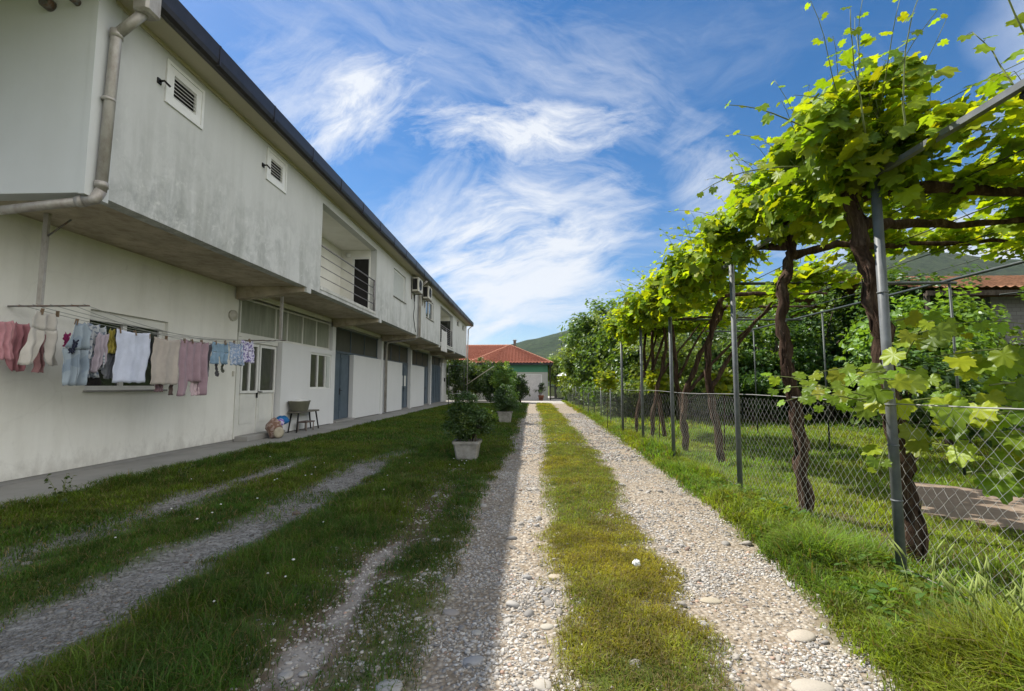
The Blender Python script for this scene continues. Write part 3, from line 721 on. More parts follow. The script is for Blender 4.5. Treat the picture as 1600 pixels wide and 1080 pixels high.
# round vents on the end face, and the oval wall lamp
for (px, py, r) in ((80, 10, .075), (122, 5, .045)):
    p = onY(px, py, Y0F - .22)
    k = MB(); k.lathe((0, 0, 0), [(r, 0), (r, .09), (r * .8, .1), (r * .75, .04)], 16); k.v = [(x + p[0], p[1] - z, y + p[2]) for x, y, z in k.v]; k.build('vent_pipe', M_RUST, house)
p = onX(367, 494, XW)
k = MB(); k.lathe((0, 0, 0), [(.13, 0), (.13, .05), (.115, .055), (.115, .03), (.09, .07), (.04, .10), (.01, .105)], 20); k.v = [(p[0] + z, p[1] - .1 + x * 1.15, p[2] + y * 1.0) for x, y, z in k.v]; k.build('wall_lamp', M_AC, house)

# air conditioners
def ac(y0, z0, label):
    x0, x1, dy, dz = XF + .06, XF + .36, .82, .66
    t = thing('air_conditioner', label, 'air conditioner', (XF, y0, z0), 'air conditioners on the upper wall')
    b = MB(); b.bbox(x0, x1, y0, y0 + dy, z0, z0 + dz, .02); c = b.build('casing', M_AC, t)
    g = MB(); g.box(x0 + .03, x1 - .06, y0 - .006, y0 + .01, z0 + .08, z0 + dz - .08); g.build('side_grille', M_DARK, t)
    g = MB(); g.lathe((0, 0, 0), [(.24, 0), (.24, .015), (.2, .015), (.2, .004), (.05, .004), (.05, .02), (.01, .02)], 24); g.v = [(x1 + z, y0 + .36 + x, z0 + .34 + y) for x, y, z in g.v]; g.build('fan_grille', M_DARK, t)
    for y in (y0 + .12, y0 + dy - .12):
        g = MB(); g.box(XF, x1 + .02, y - .02, y + .02, z0 - .04, z0 - .002); g.box(XF, XF + .03, y - .021, y + .021, z0 - .35, z0 - .038)
        g.build('bracket', M_RUST, t)
    return t
ac(20.75, 5.66, 'beige air conditioner beside the roller shutter window, the nearer of the pair')
ac(22.85, 5.72, 'beige air conditioner just past the wall downspout, the farther of the pair')
k = MB(); k.tube([(XF + .02, 21.3, 5.6), (XF + .02, 21.4, 5.0), (XF + .02, 21.25, 4.6), (XF + .02, 21.5, 4.2), (XF + .02, 21.7, 3.9)], .014, 6)
tag(k.build('drain_hose', M_DARK), 'thin dark hose hanging down the upper wall below the nearer air conditioner', 'hose')
# towel over the second balcony rail
# ------------------------------------------------------------------ clothesline and laundry
XL = -6.30
cl = thing('clothesline', 'metal clothesline frame hung under the overhang in front of the ground floor window', 'clothesline', (XL, 8, 2.5))
NB = onX(62, 476, -6.75); FB = onX(438, 531, -6.2)
k = MB(); k.box(NB[0] - .035, NB[0] + .035, NB[1] - .02, NB[1] + .02, NB[2], 3.79); k.build('post', M_PIPE, cl)
k = MB(); k.box(FB[0] - .035, FB[0] + .035, FB[1] - .02, FB[1] + .02, FB[2], 3.79); k.build('post', M_PIPE, cl)
k = MB(); k.box(-7.19, -6.05, NB[1] - .02, NB[1] + .02, NB[2] - .03, NB[2] - .012); k.build('cross_bar', M_RUST, cl); k = MB(); k.tube([(-6.75, NB[1], 3.45), (-6.4, NB[1], 3.7)], .012, 6); k.build('brace', M_RUST, cl)
k = MB(); k.box(-7.19, -6.05, FB[1] - .02, FB[1] + .02, FB[2] - .03, FB[2] - .012); k.build('cross_bar', M_RUST, cl)
LX = [-7.05, -6.85, -6.6, -6.3, -6.12]
def lineZ(X, Y):
    t = (Y - NB[1]) / (FB[1] - NB[1]); sag = {-6.3: .30, -6.12: .26}.get(X, .16)
    return lerp(NB[2], FB[2], t) - sag * 4 * t * (1 - t)
for X in LX:
    k = MB(); k.tube([(X, lerp(NB[1], FB[1], t), lineZ(X, lerp(NB[1], FB[1], t))) for t in np.linspace(0, 1, 15)], .005, 5, False); k.build('line', M_GALV, cl)
def clothmat(name, c, c2=None, scale=20, kind='noise'):
    m = Mat(name, .95, .08)
    if c2 is None: v = m.mix(m.ramp(m.noise(6, 5, .6), [(.35, 0), (.7, 1)]), tuple(x * .82 for x in c), c)
    elif kind == 'stripe':
        w = m.n('ShaderNodeTexWave', bands_direction='Z'); w.inputs['Scale'].default_value = scale; m.l(m.tc.outputs['Object'], w.inputs[0]); v = m.mix(m.ramp(w.outputs['Fac'], [(.45, 0), (.55, 1)]), c, c2)
    else: v = m.mix(m.ramp(m.noise(scale, 2, .4), [(.52, 0), (.56, 1)]), c, c2)
    m.color(v); m.bump(m.noise(180, 2), .15, .002)
    m.b.inputs['Sheen Weight'].default_value = .2
    return m.m
def garment(name, label, cat, X, px0, px1, py0, py1, panels, mat, sway=.04, folds=3.6, group=None, part=None):
    """panels in unit coordinates: list of [(v, u0, u1), ...] rows from top (v=0) to hem (v=1); u along the line"""
    A = onX(px0, py0, X); B = onX(px1, py0, X); Cc = onX((px0 + px1) / 2, py1, X); T = onX((px0 + px1) / 2, py0, X)
    y0, y1 = A[1], B[1]; zt = T[2]; H = T[2] - Cc[2]
    mb = MB(); ph = random.random() * 6
    for rows in panels:
        nu = 26; vs = []; fs = []
        V = []
        for i in range(len(rows) - 1):
            n = max(2, int((rows[i + 1][0] - rows[i][0]) * 18))
            for q in range(n): t = q / n; V.append([lerp(a, b, t) for a, b in zip(rows[i], rows[i + 1])])
        V.append(list(rows[-1])); off = random.uniform(-.015, .015)
        for (v, u0, u1) in V:
            for j in range(nu + 1):
                t = j / nu; u = lerp(u0, u1, t)
                y = lerp(y0, y1, u) + .012 * math.sin(v * 9 + ph * 3) + .008 * math.sin(v * 23 + u * 5); amp = sway * (.32 + .75 * v)
                x = X + off + amp * math.sin(u * folds * 2 * PI + ph + v * 1.3) + amp * .5 * math.sin(u * folds * 5.1 + ph * 2 + v * 3) + .03 * v * math.sin(ph) + .0035 * math.sin(u * 31 + v * 4 + ph) * (1 - v * .5)
                zsag = -.02 * math.sin(t * PI) * (1 - v) * 1.0
                z = zt - H * v + zsag * 1.6 + .007 * math.sin(u * 19 + ph) * v + .003 * math.sin(u * 41)
                vs.append((x, y, z))
        for i in range(len(V) - 1):
            for j in range(nu):
                a = i * (nu + 1) + j; fs.append((a, a + 1, a + nu + 2, a + nu + 1))
        mb.add(vs, fs, True)
    o = mb.build(name, mat)
    s = o.modifiers.new('thickness', 'SOLIDIFY'); s.thickness = .006; s.offset = 0
    if label: tag(o, label, cat, group)
    return o
RECT = [[(0, 0, 1), (1, .02, .98)]]
TROU = [[(0, .25, .75), (.12, .22, .8), (.32, .14, .88)], [(.32, .14, .5), (.7, .06, .42), (1, -.02, .34)], [(.32, .52, .88), (.7, .6, .93), (1, .66, .95)]]
TOP = [[(0, .25, .75), (.08, .18, .82), (1, .2, .8)], [(.03, .05, .27), (.5, -.02, .16), (.9, .0, .13)], [(.03, .73, .95), (.5, .84, 1.02), (.85, .87, 1.0)]]
TEE = [[(0, .25, .75), (.08, .2, .8), (1, .2, .8)], [(.03, .02, .25), (.4, -.02, .2)], [(.03, .75, .98), (.4, .8, 1.02)]]
SHORT = [[(0, .05, .95), (.45, .0, 1.0)], [(.45, 0, .48), (1, -.02, .44)], [(.45, .52, 1), (1, .56, 1.02)]]
SOCK = [[(0, .1, .9), (.6, .1, .9), (.8, .1, 1.3), (1, .5, 1.4)]]
G = garment
G('pink_jumper', 'rose pink jumper pegged at the left end of the washing line', 'jumper', -6.75, -14, 24, 499, 562, RECT, clothmat('rose knit', (.50, .25, .28)), .02)
G('pink_dress', 'rose pink dress hanging just right of the pink jumper', 'dress', -6.95, 10, 49, 503, 580, [[(0, .4, .98), (.35, .1, 1), (.7, .2, .9), (1, .35, .8)]], clothmat('rose cotton', (.46, .21, .24)), .05, 4)
G('cream_trousers', 'cream white trousers hanging from a hook by the near clothesline post', 'trousers', -6.6, 42, 100, 487, 571, TROU, clothmat('cream cotton', (.55, .52, .48)), .04, 3.4)
G('pink_leggings', 'pink leggings showing behind the cream trousers', 'leggings', -6.9, 56, 76, 520, 582, [[(0, .2, .9), (.6, .15, .8), (1, .1, .7)]], clothmat('pink jersey', (.44, .24, .25)), .03)
G('magenta_cloth', 'small magenta cloth hanging between the cream trousers and the pale jeans', 'cloth', -6.85, 101, 111, 519, 542, RECT, clothmat('magenta', (.30, .03, .13)), .01)
G('pale_jeans', 'pale blue jeans folded over the line in front of the window edge', 'jeans', -6.3, 103, 140, 502, 602, [[(0, .35, .8), (.15, .3, 1.0), (.42, .05, 1)], [(.42, .05, .55), (.75, .0, .5), (1, .14, .52)], [(.42, .52, 1.0), (.75, .5, .95), (1, .55, .86)]], clothmat('pale denim', (.27, .32, .37), (.21, .26, .32), 5), .045, 3)
G('navy_pocket_cloth', 'dark navy cloth tucked behind the pale jeans', 'cloth', -6.28, 108, 123, 530, 552, [[(0, .4, 1), (1, 0, .6)]], clothmat('navy', (.02, .025, .05)), .008)
G('grey_blouse', 'pale grey blouse hanging directly right of the pale jeans', 'blouse', -6.34, 128, 168, 505, 590, TOP, clothmat('grey floral', (.40, .42, .45), (.16, .19, .25), 26), .05, 4)
G('lilac_shirt', 'pale lilac long sleeved child shirt over the dark window', 'shirt', -6.28, 147, 172, 520, 582, [[(0, .3, .95), (.3, .25, .9), (1, .1, .55)], [(.1, .6, .98), (.8, .75, 1.0)]], clothmat('lilac', (.38, .33, .38)), .03)
G('mustard_top', 'small mustard yellow top left of the white towel', 'top', -6.36, 165, 182, 513, 552, [[(0, .35, .85), (1, .1, 1)]], clothmat('mustard', (.30, .25, .05)), .03)
G('grey_shirt', 'grey shirt hanging below the mustard top', 'shirt', -6.40, 160, 184, 552, 592, [[(0, .3, 1), (.5, .1, 1), (1, .4, 1)]], clothmat('mid grey', (.20, .21, .24)), .03)
G('white_towel', 'large white towel hanging in front of the ground floor window', 'towel', -6.28, 183, 236, 517, 598, [[(0, .0, 1), (.5, .01, .97), (1, .01, .90)]], clothmat('white terry', (.60, .64, .78)), .018, 1.5)
G('beige_towel', 'large beige towel hanging right of the white towel', 'towel', -6.28, 237, 281, 528, 601, [[(0, .08, 1), (.5, .03, .97), (1, 0, .93)]], clothmat('beige terry', (.44, .39, .35)), .02, 1.6)
G('striped_scarf', 'narrow dark striped scarf end below the beige towel', 'scarf', -6.36, 244, 256, 580, 612, RECT, clothmat('scarf stripe', (.30, .16, .17), (.12, .12, .15), 14, 'stripe'), .02)
G('brown_belt', 'thin brown belt hanging below the beige towel', 'belt', -6.36, 262, 272, 580, 617, [[(0, .5, .9), (1, .1, .5)]], clothmat('brown belt', (.12, .09, .08)), .02)
G('mauve_cardigan', 'long sleeved mauve cardigan right of the beige towel', 'cardigan', -6.3, 281, 325, 532, 618, [[(0, .15, .9), (.75, .3, .85)], [(0, .0, .28), (.5, .0, .34), (1, -.02, .3)], [(0, .72, 1), (.5, .78, 1.0), (1, .72, .96)]], clothmat('mauve', (.34, .24, .28)), .04, 4)
G('pale_pink_vest', 'pale pink vest showing between the sleeves of the mauve cardigan', 'vest', -6.36, 296, 314, 590, 618, RECT, clothmat('pale pink', (.52, .40, .43)), .01)
G('grey_mauve_tee', 'grey mauve narrow shirt between the cardigan and the blue shorts', 'shirt', -6.34, 320, 334, 536, 588, [[(0, .1, .9), (1, .0, .8)]], clothmat('grey mauve', (.24, .23, .27)), .03)
G('blue_striped_shorts', 'blue striped shorts, first of the small blue clothes at the right', 'shorts', -6.22, 332, 357, 535, 569, SHORT, clothmat('blue stripe', (.25, .36, .46), (.13, .21, .31), 22, 'stripe'), .03, 4)
G('blue_check_shirt', 'small blue checked shirt between the striped shorts and the floral shorts', 'shirt', -6.2, 356, 378, 535, 571, [[(0, .1, 1), (1, .1, .95)]], clothmat('blue check', (.22, .29, .42), (.42, .46, .54), 30), .03, 4)
G('floral_shorts', 'white shorts with purple flowers at the right end of the washing line', 'shorts', -6.2, 375, 397, 532, 567, SHORT, clothmat('floral', (.55, .54, .66), (.13, .10, .28), 34), .025, 4)
G('dark_sock', 'dark grey sock hanging under the blue striped shorts', 'sock', -6.3, 337, 342, 566, 588, SOCK, clothmat('dark sock', (.07, .07, .075)), .006)
G('grey_sock', 'short olive grey sock hanging beside the dark sock', 'sock', -6.32, 346, 350, 564, 582, SOCK, clothmat('olive sock', (.12, .13, .10)), .006)
o = G('white_sheet', 'white sheet hung over the far balcony railing', 'sheet', XF + .03, 690, 698, 517, 550, RECT, clothmat('sheet', (.55, .55, .54)), .03)
peg0 = None
for i, (px, py, X) in enumerate([(66, 486, -6.6), (90, 490, -6.6), (120, 502, -6.3), (187, 516, -6.28), (211, 520, -6.28), (233, 525, -6.28), (260, 528, -6.28), (288, 532, -6.3), (300, 533, -6.3), (315, 534, -6.3), (337, 535, -6.22), (352, 535, -6.22), (366, 535, -6.2), (390, 532, -6.2)]):
    p = onX(px, py, X)
    if peg0 is None:
        k = MB(); k.box(p[0] - .02, p[0] - .006, p[1] - .007, p[1] + .007, p[2] - .05, p[2] + .035); k.box(p[0] + .006, p[0] + .02, p[1] - .007, p[1] + .007, p[2] - .05, p[2] + .035); k.box(p[0] - .005, p[0] + .005, p[1] - .006, p[1] + .006, p[2] - .005, p[2] + .01)
        k.v = [(a - p[0], b - p[1], c - p[2]) for a, b, c in k.v]
        peg0 = k.build('clothes_peg', simple('peg wood', (.20, .14, .09))); o = peg0
    else: o = peg0.copy(); COL.objects.link(o)
    o.location = p; o.rotation_euler = (random.uniform(-.2, .2), random.uniform(-.3, .3), 0)
    tag(o, 'small clothes peg clipped on the washing line', 'clothes peg', 'clothes pegs on the washing line')

# ------------------------------------------------------------------ bench, basin, stool, toys
bp = onZ(460, 683)
bz = .035
def xy(px, py): return onZ(px, py, bz)
t = thing('wooden_bench', 'dark wooden bench with splayed legs against the white panel', 'bench', (-6.85, 13.9, bz))
k = MB(); k.bbox(-7.03, -6.72, 13.35, 14.75, bz + .55, bz + .60, .01); k.build('seat', simple('grey wood', (.13, .12, .10)), t)
for (x, y, dx, dy) in ((-6.98, 13.5, -.0, -.16), (-6.77, 13.5, .04, -.16), (-6.98, 14.6, -.0, .14), (-6.77, 14.6, .04, .14)):
    k = MB(); k.tube([(x, y, bz + .555), (x + dx, y + dy, bz)], [.026, .02], 8); k.build('leg', M_DARK, t)
t = thing('wash_basin', 'olive grey plastic basin with white edge of laundry on the bench', 'basin', (-6.86, 13.7, bz + .6))
k = MB()
vs = []; fs = []; n = 24
prof = [(.72, 0), (.80, .02), (.98, .26), (1.04, .28), (1.04, .30), (.97, .30), (.76, .04)]
for s, z in prof:
    for q in range(n):
        a = 2 * PI * q / n; ex = abs(math.cos(a)) ** .6 * math.copysign(1, math.cos(a)); ey = abs(math.sin(a)) ** .6 * math.copysign(1, math.sin(a))
        vs.append((-6.86 + ex * .20 * s, 13.72 + ey * .42 * s, bz + .602 + z))
for i in range(len(prof) - 1):
    for q in range(n): fs.append((i * n + q, i * n + (q + 1) % n, i * n + n + (q + 1) % n, i * n + n + q))
fs.append(tuple(range(n - 1, -1, -1))); fs.append(tuple(range(len(vs) - n, len(vs))))
k.add(vs, fs, True); k.build('basin_body', simple('olive plastic', (.16, .155, .115), .5), t)
k = MB()
pv = []; pf_ = []
for i in range(9):
    for j in range(7):
        u, v = i / 8 - .5, j / 6 - .5; pv.append((-6.86 + v * .32, 13.78 + u * .62, bz + .86 + .09 * math.exp(-(u * u + v * v) * 6) + random.uniform(0, .035)))
for i in range(8):
    for j in range(6): a = i * 7 + j; pf_.append((a, a + 1, a + 8, a + 7))
k.add(pv, pf_, True); o = k.build('laundry_heap', M_PVC); sdm = o.modifiers.new('t', 'SOLIDIFY'); sdm.thickness = .02; tag(o, 'crumpled white laundry lying in the olive basin', 'laundry')
t = thing('footstool', 'small low wooden stool standing under the dark bench', 'stool', (-6.8, 14.0, bz))
k = MB(); k.bbox(-6.95, -6.64, 13.75, 14.3, bz + .25, bz + .285, .008); k.build('seat', simple('stool wood', (.12, .09, .08)), t)
for x in (-6.92, -6.67):
    for y in (13.8, 14.25): k = MB(); k.tube([(x, y, bz + .252), (x, y, bz)], .018, 7); k.build('leg', simple('stool leg', (.26, .22, .20)), t)
t = thing('toy_bag', 'small brown and blue bag of toys with a cream round disc beside the white door', 'bag', (-6.65, 12.1, bz))
def blob(mb, c, r, seed, n=12, m_=8, sq=1):
    rr = random.Random(seed); vs = []; fs = []
    ph = [rr.uniform(0, 6) for _ in range(4)]
    for i in range(m_ + 1):
        th = PI * i / m_
        for j in range(n):
            a = 2 * PI * j / n; k_ = 1 + .12 * math.sin(3 * a + ph[0] + th * 2) + .09 * math.sin(5 * th + ph[1] + a)
            vs.append((c[0] + r[0] * k_ * math.sin(th) * math.cos(a), c[1] + r[1] * k_ * math.sin(th) * math.sin(a), c[2] + r[2] * k_ * math.cos(th)))
    for i in range(m_):
        for j in range(n): fs.append((i * n + j, i * n + (j + 1) % n, i * n + n + (j + 1) % n, i * n + n + j))
    mb.add(vs, fs, True)
k = MB(); blob(k, (-6.66, 12.05, bz + .24), (.2, .22, .25), 3); k.build('bag_body', clothmat('brown print', (.20, .12, .09), (.33, .25, .22), 12), t)
k = MB(); blob(k, (-6.66, 12.35, bz + .42), (.17, .24, .12), 5); k.build('blue_cloth', simple('blue cloth', (.01, .12, .32)), t)
k = MB(); blob(k, (-6.56, 12.12, bz + .38), (.09, .12, .10), 6); k.build('white_cloth', clothmat('pink white', (.5, .45, .6), (.2, .08, .4), 12), t)
k = MB(); k.lathe((0, 0, 0), [(.07, 0), (.14, .02), (.14, .05), (.08, .06), (.03, .05)], 18); k.v = [(-6.52 + x * .5 + z, 11.95 + x * .8 - z * .4, bz + .15 + y) for x, y, z in k.v]; k.build('disc', simple('cream disc', (.38, .34, .26)), t)
# ------------------------------------------------------------------ house at the end of the track
m = Mat('clay roof tiles', .8, .2)
mp = m.n('ShaderNodeMapping'); m.l(m.tc.outputs['Object'], mp.inputs[0])
n1 = m.noise(1.5, 6, .7); n2 = m.noise(14, 3)
m.color(m.mix(m.ramp(n2, [(.35, 0), (.65, 1)]), m.mix(n1, (.42, .13, .08), (.60, .26, .18)), (.26, .08, .05))); M_TILE = m.m
def tiled(mb, A, B, C, D, nu, nv, amp=.08):
    """pantile surface: A-B eave, D-C ridge; rows step, columns wave"""
    A, B, C, D = map(Vector, (A, B, C, D)); N = (B - A).cross(D - A).normalized()
    if N.z < 0: N = -N
    vs = []; fs = []; ku = nu * 4
    W = (B - A).length
    for j in range(nv):
        for e in (0, 1):
            t = (j + e) / nv
            L, R = A.lerp(D, t), B.lerp(C, t)
            lift = amp * .9 * (1 - e) + .01
            for i in range(ku + 1):
                u = i / ku; p = L.lerp(R, u)
                s = (p - A).dot((B - A).normalized()) / W * nu
                vs.append(p + N * (lift + amp * (.5 + .5 * math.sin(2 * PI * s))))
    for r in range(2 * nv - 1):
        for i in range(ku):
            a = r * (ku + 1) + i; fs.append((a, a + 1, a + ku + 2, a + ku + 1))
    mb.add(vs, fs, True)
HY = 44.0
t = thing('garage_house', 'green and grey house with red tiled roof and white garage door behind the track end', 'house', (-2, HY, 0))
ez = 3.42; rz = 5.42; xr = 1.62; ax = -2.06
M_GREEN = plaster('green render', (.09, .25, .16), (.06, .17, .11), .3); M_GREYW = plaster('grey render', (.46, .46, .42), (.25, .25, .24), .3)
k = MB(); k.box(-14, xr, HY, HY + 7.6, 0, 2.62); k.build('lower_wall', M_GREYW, t)
k = MB(); k.box(-14, xr, HY - .02, HY + 7.6, 2.625, ez); k.build('upper_band', M_GREEN, t)
k = MB(); tiled(k, (-5.9, HY - .45, ez), (xr + .45, HY - .45, ez), (ax, HY + 3.7, rz), (ax, HY + 3.7, rz), 26, 14); k.build('roof_hip', M_TILE, t)
k = MB(); tiled(k, (xr + .45, HY - .45, ez), (xr + .45, HY + 8, ez), (ax, HY + 3.7, rz), (ax, HY + 3.7, rz), 26, 14); k.build('roof_side', M_TILE, t)
k = MB(); tiled(k, (-15, HY + .2, ez + .3), (-4.2, HY + .2, ez + .3), (ax, HY + 3.7, rz), (-15, HY + 3.7, rz - .05), 44, 12); tiled(k, (-15, HY + 7.6, ez), (xr, HY + 7.6, ez), (ax, HY + 3.72, rz), (-15, HY + 3.72, rz - .06), 30, 6); k.build('roof_wing', M_TILE, t)
k = MB()
for a, b in (((ax, HY + 3.7, rz + .08), (xr + .45, HY - .45, ez + .08)), ((ax, HY + 3.7, rz + .08), (-5.9, HY - .45, ez + .08)), ((ax, HY + 3.7, rz + .06), (-15, HY + 3.7, rz + .02))):
    a, b = Vector(a), Vector(b); n = 26
    for i in range(n): k.tube([a.lerp(b, i / n), a.lerp(b, (i + 1.1) / n)], [.07, .09], 8)
k.build('ridge_tile', simple('ridge tile', (.40, .17, .10)), t)
k = MB(); k.box(-6, xr + .5, HY - .5, HY - .38, ez - .12, ez + .03); k.box(xr + .38, xr + .5, HY - .38, HY + 8, ez - .12, ez + .03); k.box(-6, xr + .45, HY - .38, HY + .05, ez - .04, ez - .005); k.build('eave_gutter', M_BLACK, t)
k = MB(); k.tube([(xr + .42, HY - .45, ez - .1), (xr + .2, HY - .12, ez - .4), (xr + .2, HY - .12, .05)], .06, 8); k.build('downspout', M_BLACK, t)
k = MB(); gx0, gx1 = -1.25, 1.0
for i in range(9):
    z = .03 + i * .255; k.bbox(gx0, gx1, HY - .045, HY - .005, z, z + .25, .008)
k.build('garage_door', simple('garage door paint', (.60, .57, .56), .5), t)
k = MB(); k.box(gx0 - .08, gx0, HY - .05, HY, 0, 2.4); k.box(gx1, gx1 + .08, HY - .05, HY, 0, 2.4); k.box(gx0 - .08, gx1 + .08, HY - .05, HY, 2.345, 2.42); k.build('door_frame', M_PVC, t)
k = MB(); k.lathe((-1.6, HY + 3.6, rz), [(.14, 0), (.14, .5), (.2, .52), (.2, .6), (.1, .62)], 10); k.build('chimney', M_CONC, t)
# gate and posts beside the house
t = thing('dark_gate', 'dark green metal gate between the grey house and the wire fence', 'gate', (2.4, 44.6, 0))
k = MB()
for x in np.arange(1.95, 3.0, .09): k.box(x, x + .06, 44.6, 44.63, .08, 1.35)
k.build('gate_bars', M_DSTEEL, t)
k = MB(); k.box(1.9, 3.05, 44.64, 44.67, .1, .18); k.box(1.9, 3.05, 44.64, 44.67, 1.2, 1.28); k.box(1.84, 1.93, 44.6, 44.7, 0, 1.5); k.box(3.02, 3.11, 44.6, 44.7, 0, 1.5); k.build('gate_frame', M_DSTEEL, t)
t = thing('garden_umbrella', 'small white garden umbrella beyond the dark gate', 'umbrella', (3.6, 50, 0))
k = MB(); k.lathe((3.6, 50, 0), [(.95, 2.35), (.93, 2.38), (.5, 2.62), (.03, 2.8), (.02, 2.72), (.5, 2.56)], 12); k.build('canopy', M_PVC, t)
k = MB(); k.tube([(3.6, 50, 0), (3.6, 50, 2.7)], .025, 6); k.build('pole', M_PVC, t)

# ------------------------------------------------------------------ barn on the right
t = thing('barn', 'low tiled barn of grey blocks behind the vines at the right', 'barn', (14, 14.5, 0))
m = Mat('block wall', .95, .1)
br = m.n('ShaderNodeTexBrick'); br.inputs['Scale'].default_value = 2.2; br.inputs['Color1'].default_value = (.20, .19, .18, 1); br.inputs['Color2'].default_value = (.27, .26, .25, 1); br.inputs['Mortar'].default_value = (.14, .13, .12, 1); br.inputs['Mortar Size'].default_value = .015
mp = m.n('ShaderNodeMapping'); mp.inputs['Rotation'].default_value = (PI / 2, 0, 0); m.l(m.tc.outputs['Object'], mp.inputs[0]); m.l(mp.outputs[0], br.inputs[0])
m.color(m.mix(m.math('MULTIPLY', m.noise(3, 6), .5), br.outputs[0], (.13, .115, .10))); M_BLOCK = m.m
bx0, bx1, by0, by1, be = 13.3, 24, 13.9, 24, 3.95
k = MB(); k.box(bx0, bx0 + .3, by0, by1, 0, be); k.box(bx0 + .3, bx0 + 1.0, by0, by0 + .25, 0, be); k.box(bx0 + 3.4, bx1, by0, by0 + .25, 0, be); k.box(bx0 + 1.0, bx0 + 3.4, by0, by0 + .25, 2.5, be); k.box(bx0 + .3, bx1, by1 - .3, by1, 0, be); k.build('block_wall', M_BLOCK, t)
k = MB(); k.box(bx0 + .4, bx1, by0 + 4, by0 + 4.1, 0, be); k.box(bx0 + .31, bx1, by0 + .26, by1 - .31, .01, .05); k.build('interior', simple('brown interior', (.05, .03, .022)), t)
k = MB()
for i in range(9): k.bbox(bx0 + 1.02, bx0 + 3.38, by0 + .1, by0 + .14, 1.35 + i * .125, 1.35 + i * .125 + .12, .01)
k.build('roller_door', M_SHUT, t)
k = MB(); tiled(k, (bx0 - 2.2, by0 - .6, be + .1), (bx1, by0 - .6, be + .1), (bx1, by0 + 5.5, 5.75), (bx0 - 2.2, by0 + 5.5, 5.75), 52, 17, .05); tiled(k, (bx0 - 2.2, by1 + .6, be + .1), (bx1, by1 + .6, be + .1), (bx1, by0 + 5.5, 5.75), (bx0 - 2.2, by0 + 5.5, 5.75), 20, 6, .05)
k.build('tile_roof', simple('old barn tile', (.30, .15, .085), .9, .1, 0, .45, 5), t)
k = MB(); k.box(bx0 - 2.2, bx1, by0 - .55, by0 - .5, be - .05, be + .09); k.box(bx0 - 2.15, bx0 - 2.05, by0 - .45, by0 - .35, 0, be + .05); k.build('eave_board', M_TBARK, t)

# ------------------------------------------------------------------ leaves
def outline_leaf(kind):
    if kind == 'grape':   # five lobes with toothed edge, folded along the midrib
        pol = [(0, .72), (13, .60), (24, .50), (36, .60), (47, .67), (58, .54), (72, .50), (86, .59), (98, .61), (112, .52), (130, .53), (150, .44), (170, .20)]
        R_ = [(math.radians(90 - a), r) for a, r in pol]; L_ = [(math.radians(90 + a), r) for a, r in pol[1:]][::-1]
        full = sorted([((90 - math.degrees(a)) % 360, r) for a, r in R_ + L_]); fa = [q[0] for q in full] + [360]; fr_ = [q[1] for q in full] + [full[0][1]]
        ang = np.arange(0, 360, 8.0); rr = np.interp(ang, fa, fr_) * (1 + .085 * (np.arange(len(ang)) % 2) - .03)
        P = [(r * math.cos(math.radians(90 - a)), r * math.sin(math.radians(90 - a)) + .25) for a, r in zip(ang, rr)]
        V = [(0, .25, 0)] + [(x, y, .15 * abs(x) - .16 * (x * x + (y - .25) ** 2) * 1.6 + .035 * math.sin(7 * math.atan2(y - .25, x))) for x, y in P]
        n = len(P); F = [(0, i + 1, (i + 1) % n + 1) for i in range(n)]
        # tip
        V[1] = (0, .98, -.10)
    elif kind == 'grape_far':
        P = [(0, .98), (.30, .62), (.58, .55), (.50, .18), (.42, -.18), (.10, -.05), (-.10, -.05), (-.42, -.18), (-.50, .18), (-.58, .55), (-.30, .62)]
        V = [(0, .25, 0)] + [(x, y, .22 * abs(x) - .2 * (x * x + (y - .25) ** 2)) for x, y in P]
        n = len(P); F = [(0, i + 1, (i + 1) % n + 1) for i in range(n)]
    elif kind == 'oval':
        V = [(0, 0, 0), (.28, .35, .08), (.22, .75, .05), (0, 1, -.08), (-.22, .75, .05), (-.28, .35, .08), (0, .5, -.02)]
        F = [(6, 0, 1), (6, 1, 2), (6, 2, 3), (6, 3, 4), (6, 4, 5), (6, 5, 0)]
    elif kind == 'quad':
        V = [(0, 0, 0), (.33, .5, .10), (0, 1, 0), (-.33, .5, .10)]; F = [(0, 1, 2), (0, 2, 3)]
    return np.array(V, float), np.array(F, int)
def leafcols(n, k, base, var=.25, yellow=.25):
    base = np.array(base); r = rng.random(n)
    c = base[None] * (1 + rng.uniform(-var, var, (n, 1)))
    yl = (rng.random(n) < yellow)[:, None]
    c = np.where(yl, c * np.array([1.55, 1.25, .8]), c)
    c *= 1 + rng.uniform(-.08, .08, (n, 3))
    return np.repeat(c, k, axis=0)
def leaves(name, P, N, T, S, kind, mat, parent, base, var=.25, yellow=.2, cols=None):
    tv, tf = outline_leaf(kind)
    V, F = bake(tv, tf, P, frames2(N, T), S)
    c = leafcols(len(P), len(tv), base, var, yellow) if cols is None else np.repeat(cols, len(tv), axis=0)
    return fast(name, V, F, mat, parent, c, kind != 'quad')
def unit(n):
    v = rng.normal(size=(n, 3)); return v / np.linalg.norm(v, axis=1)[:, None]

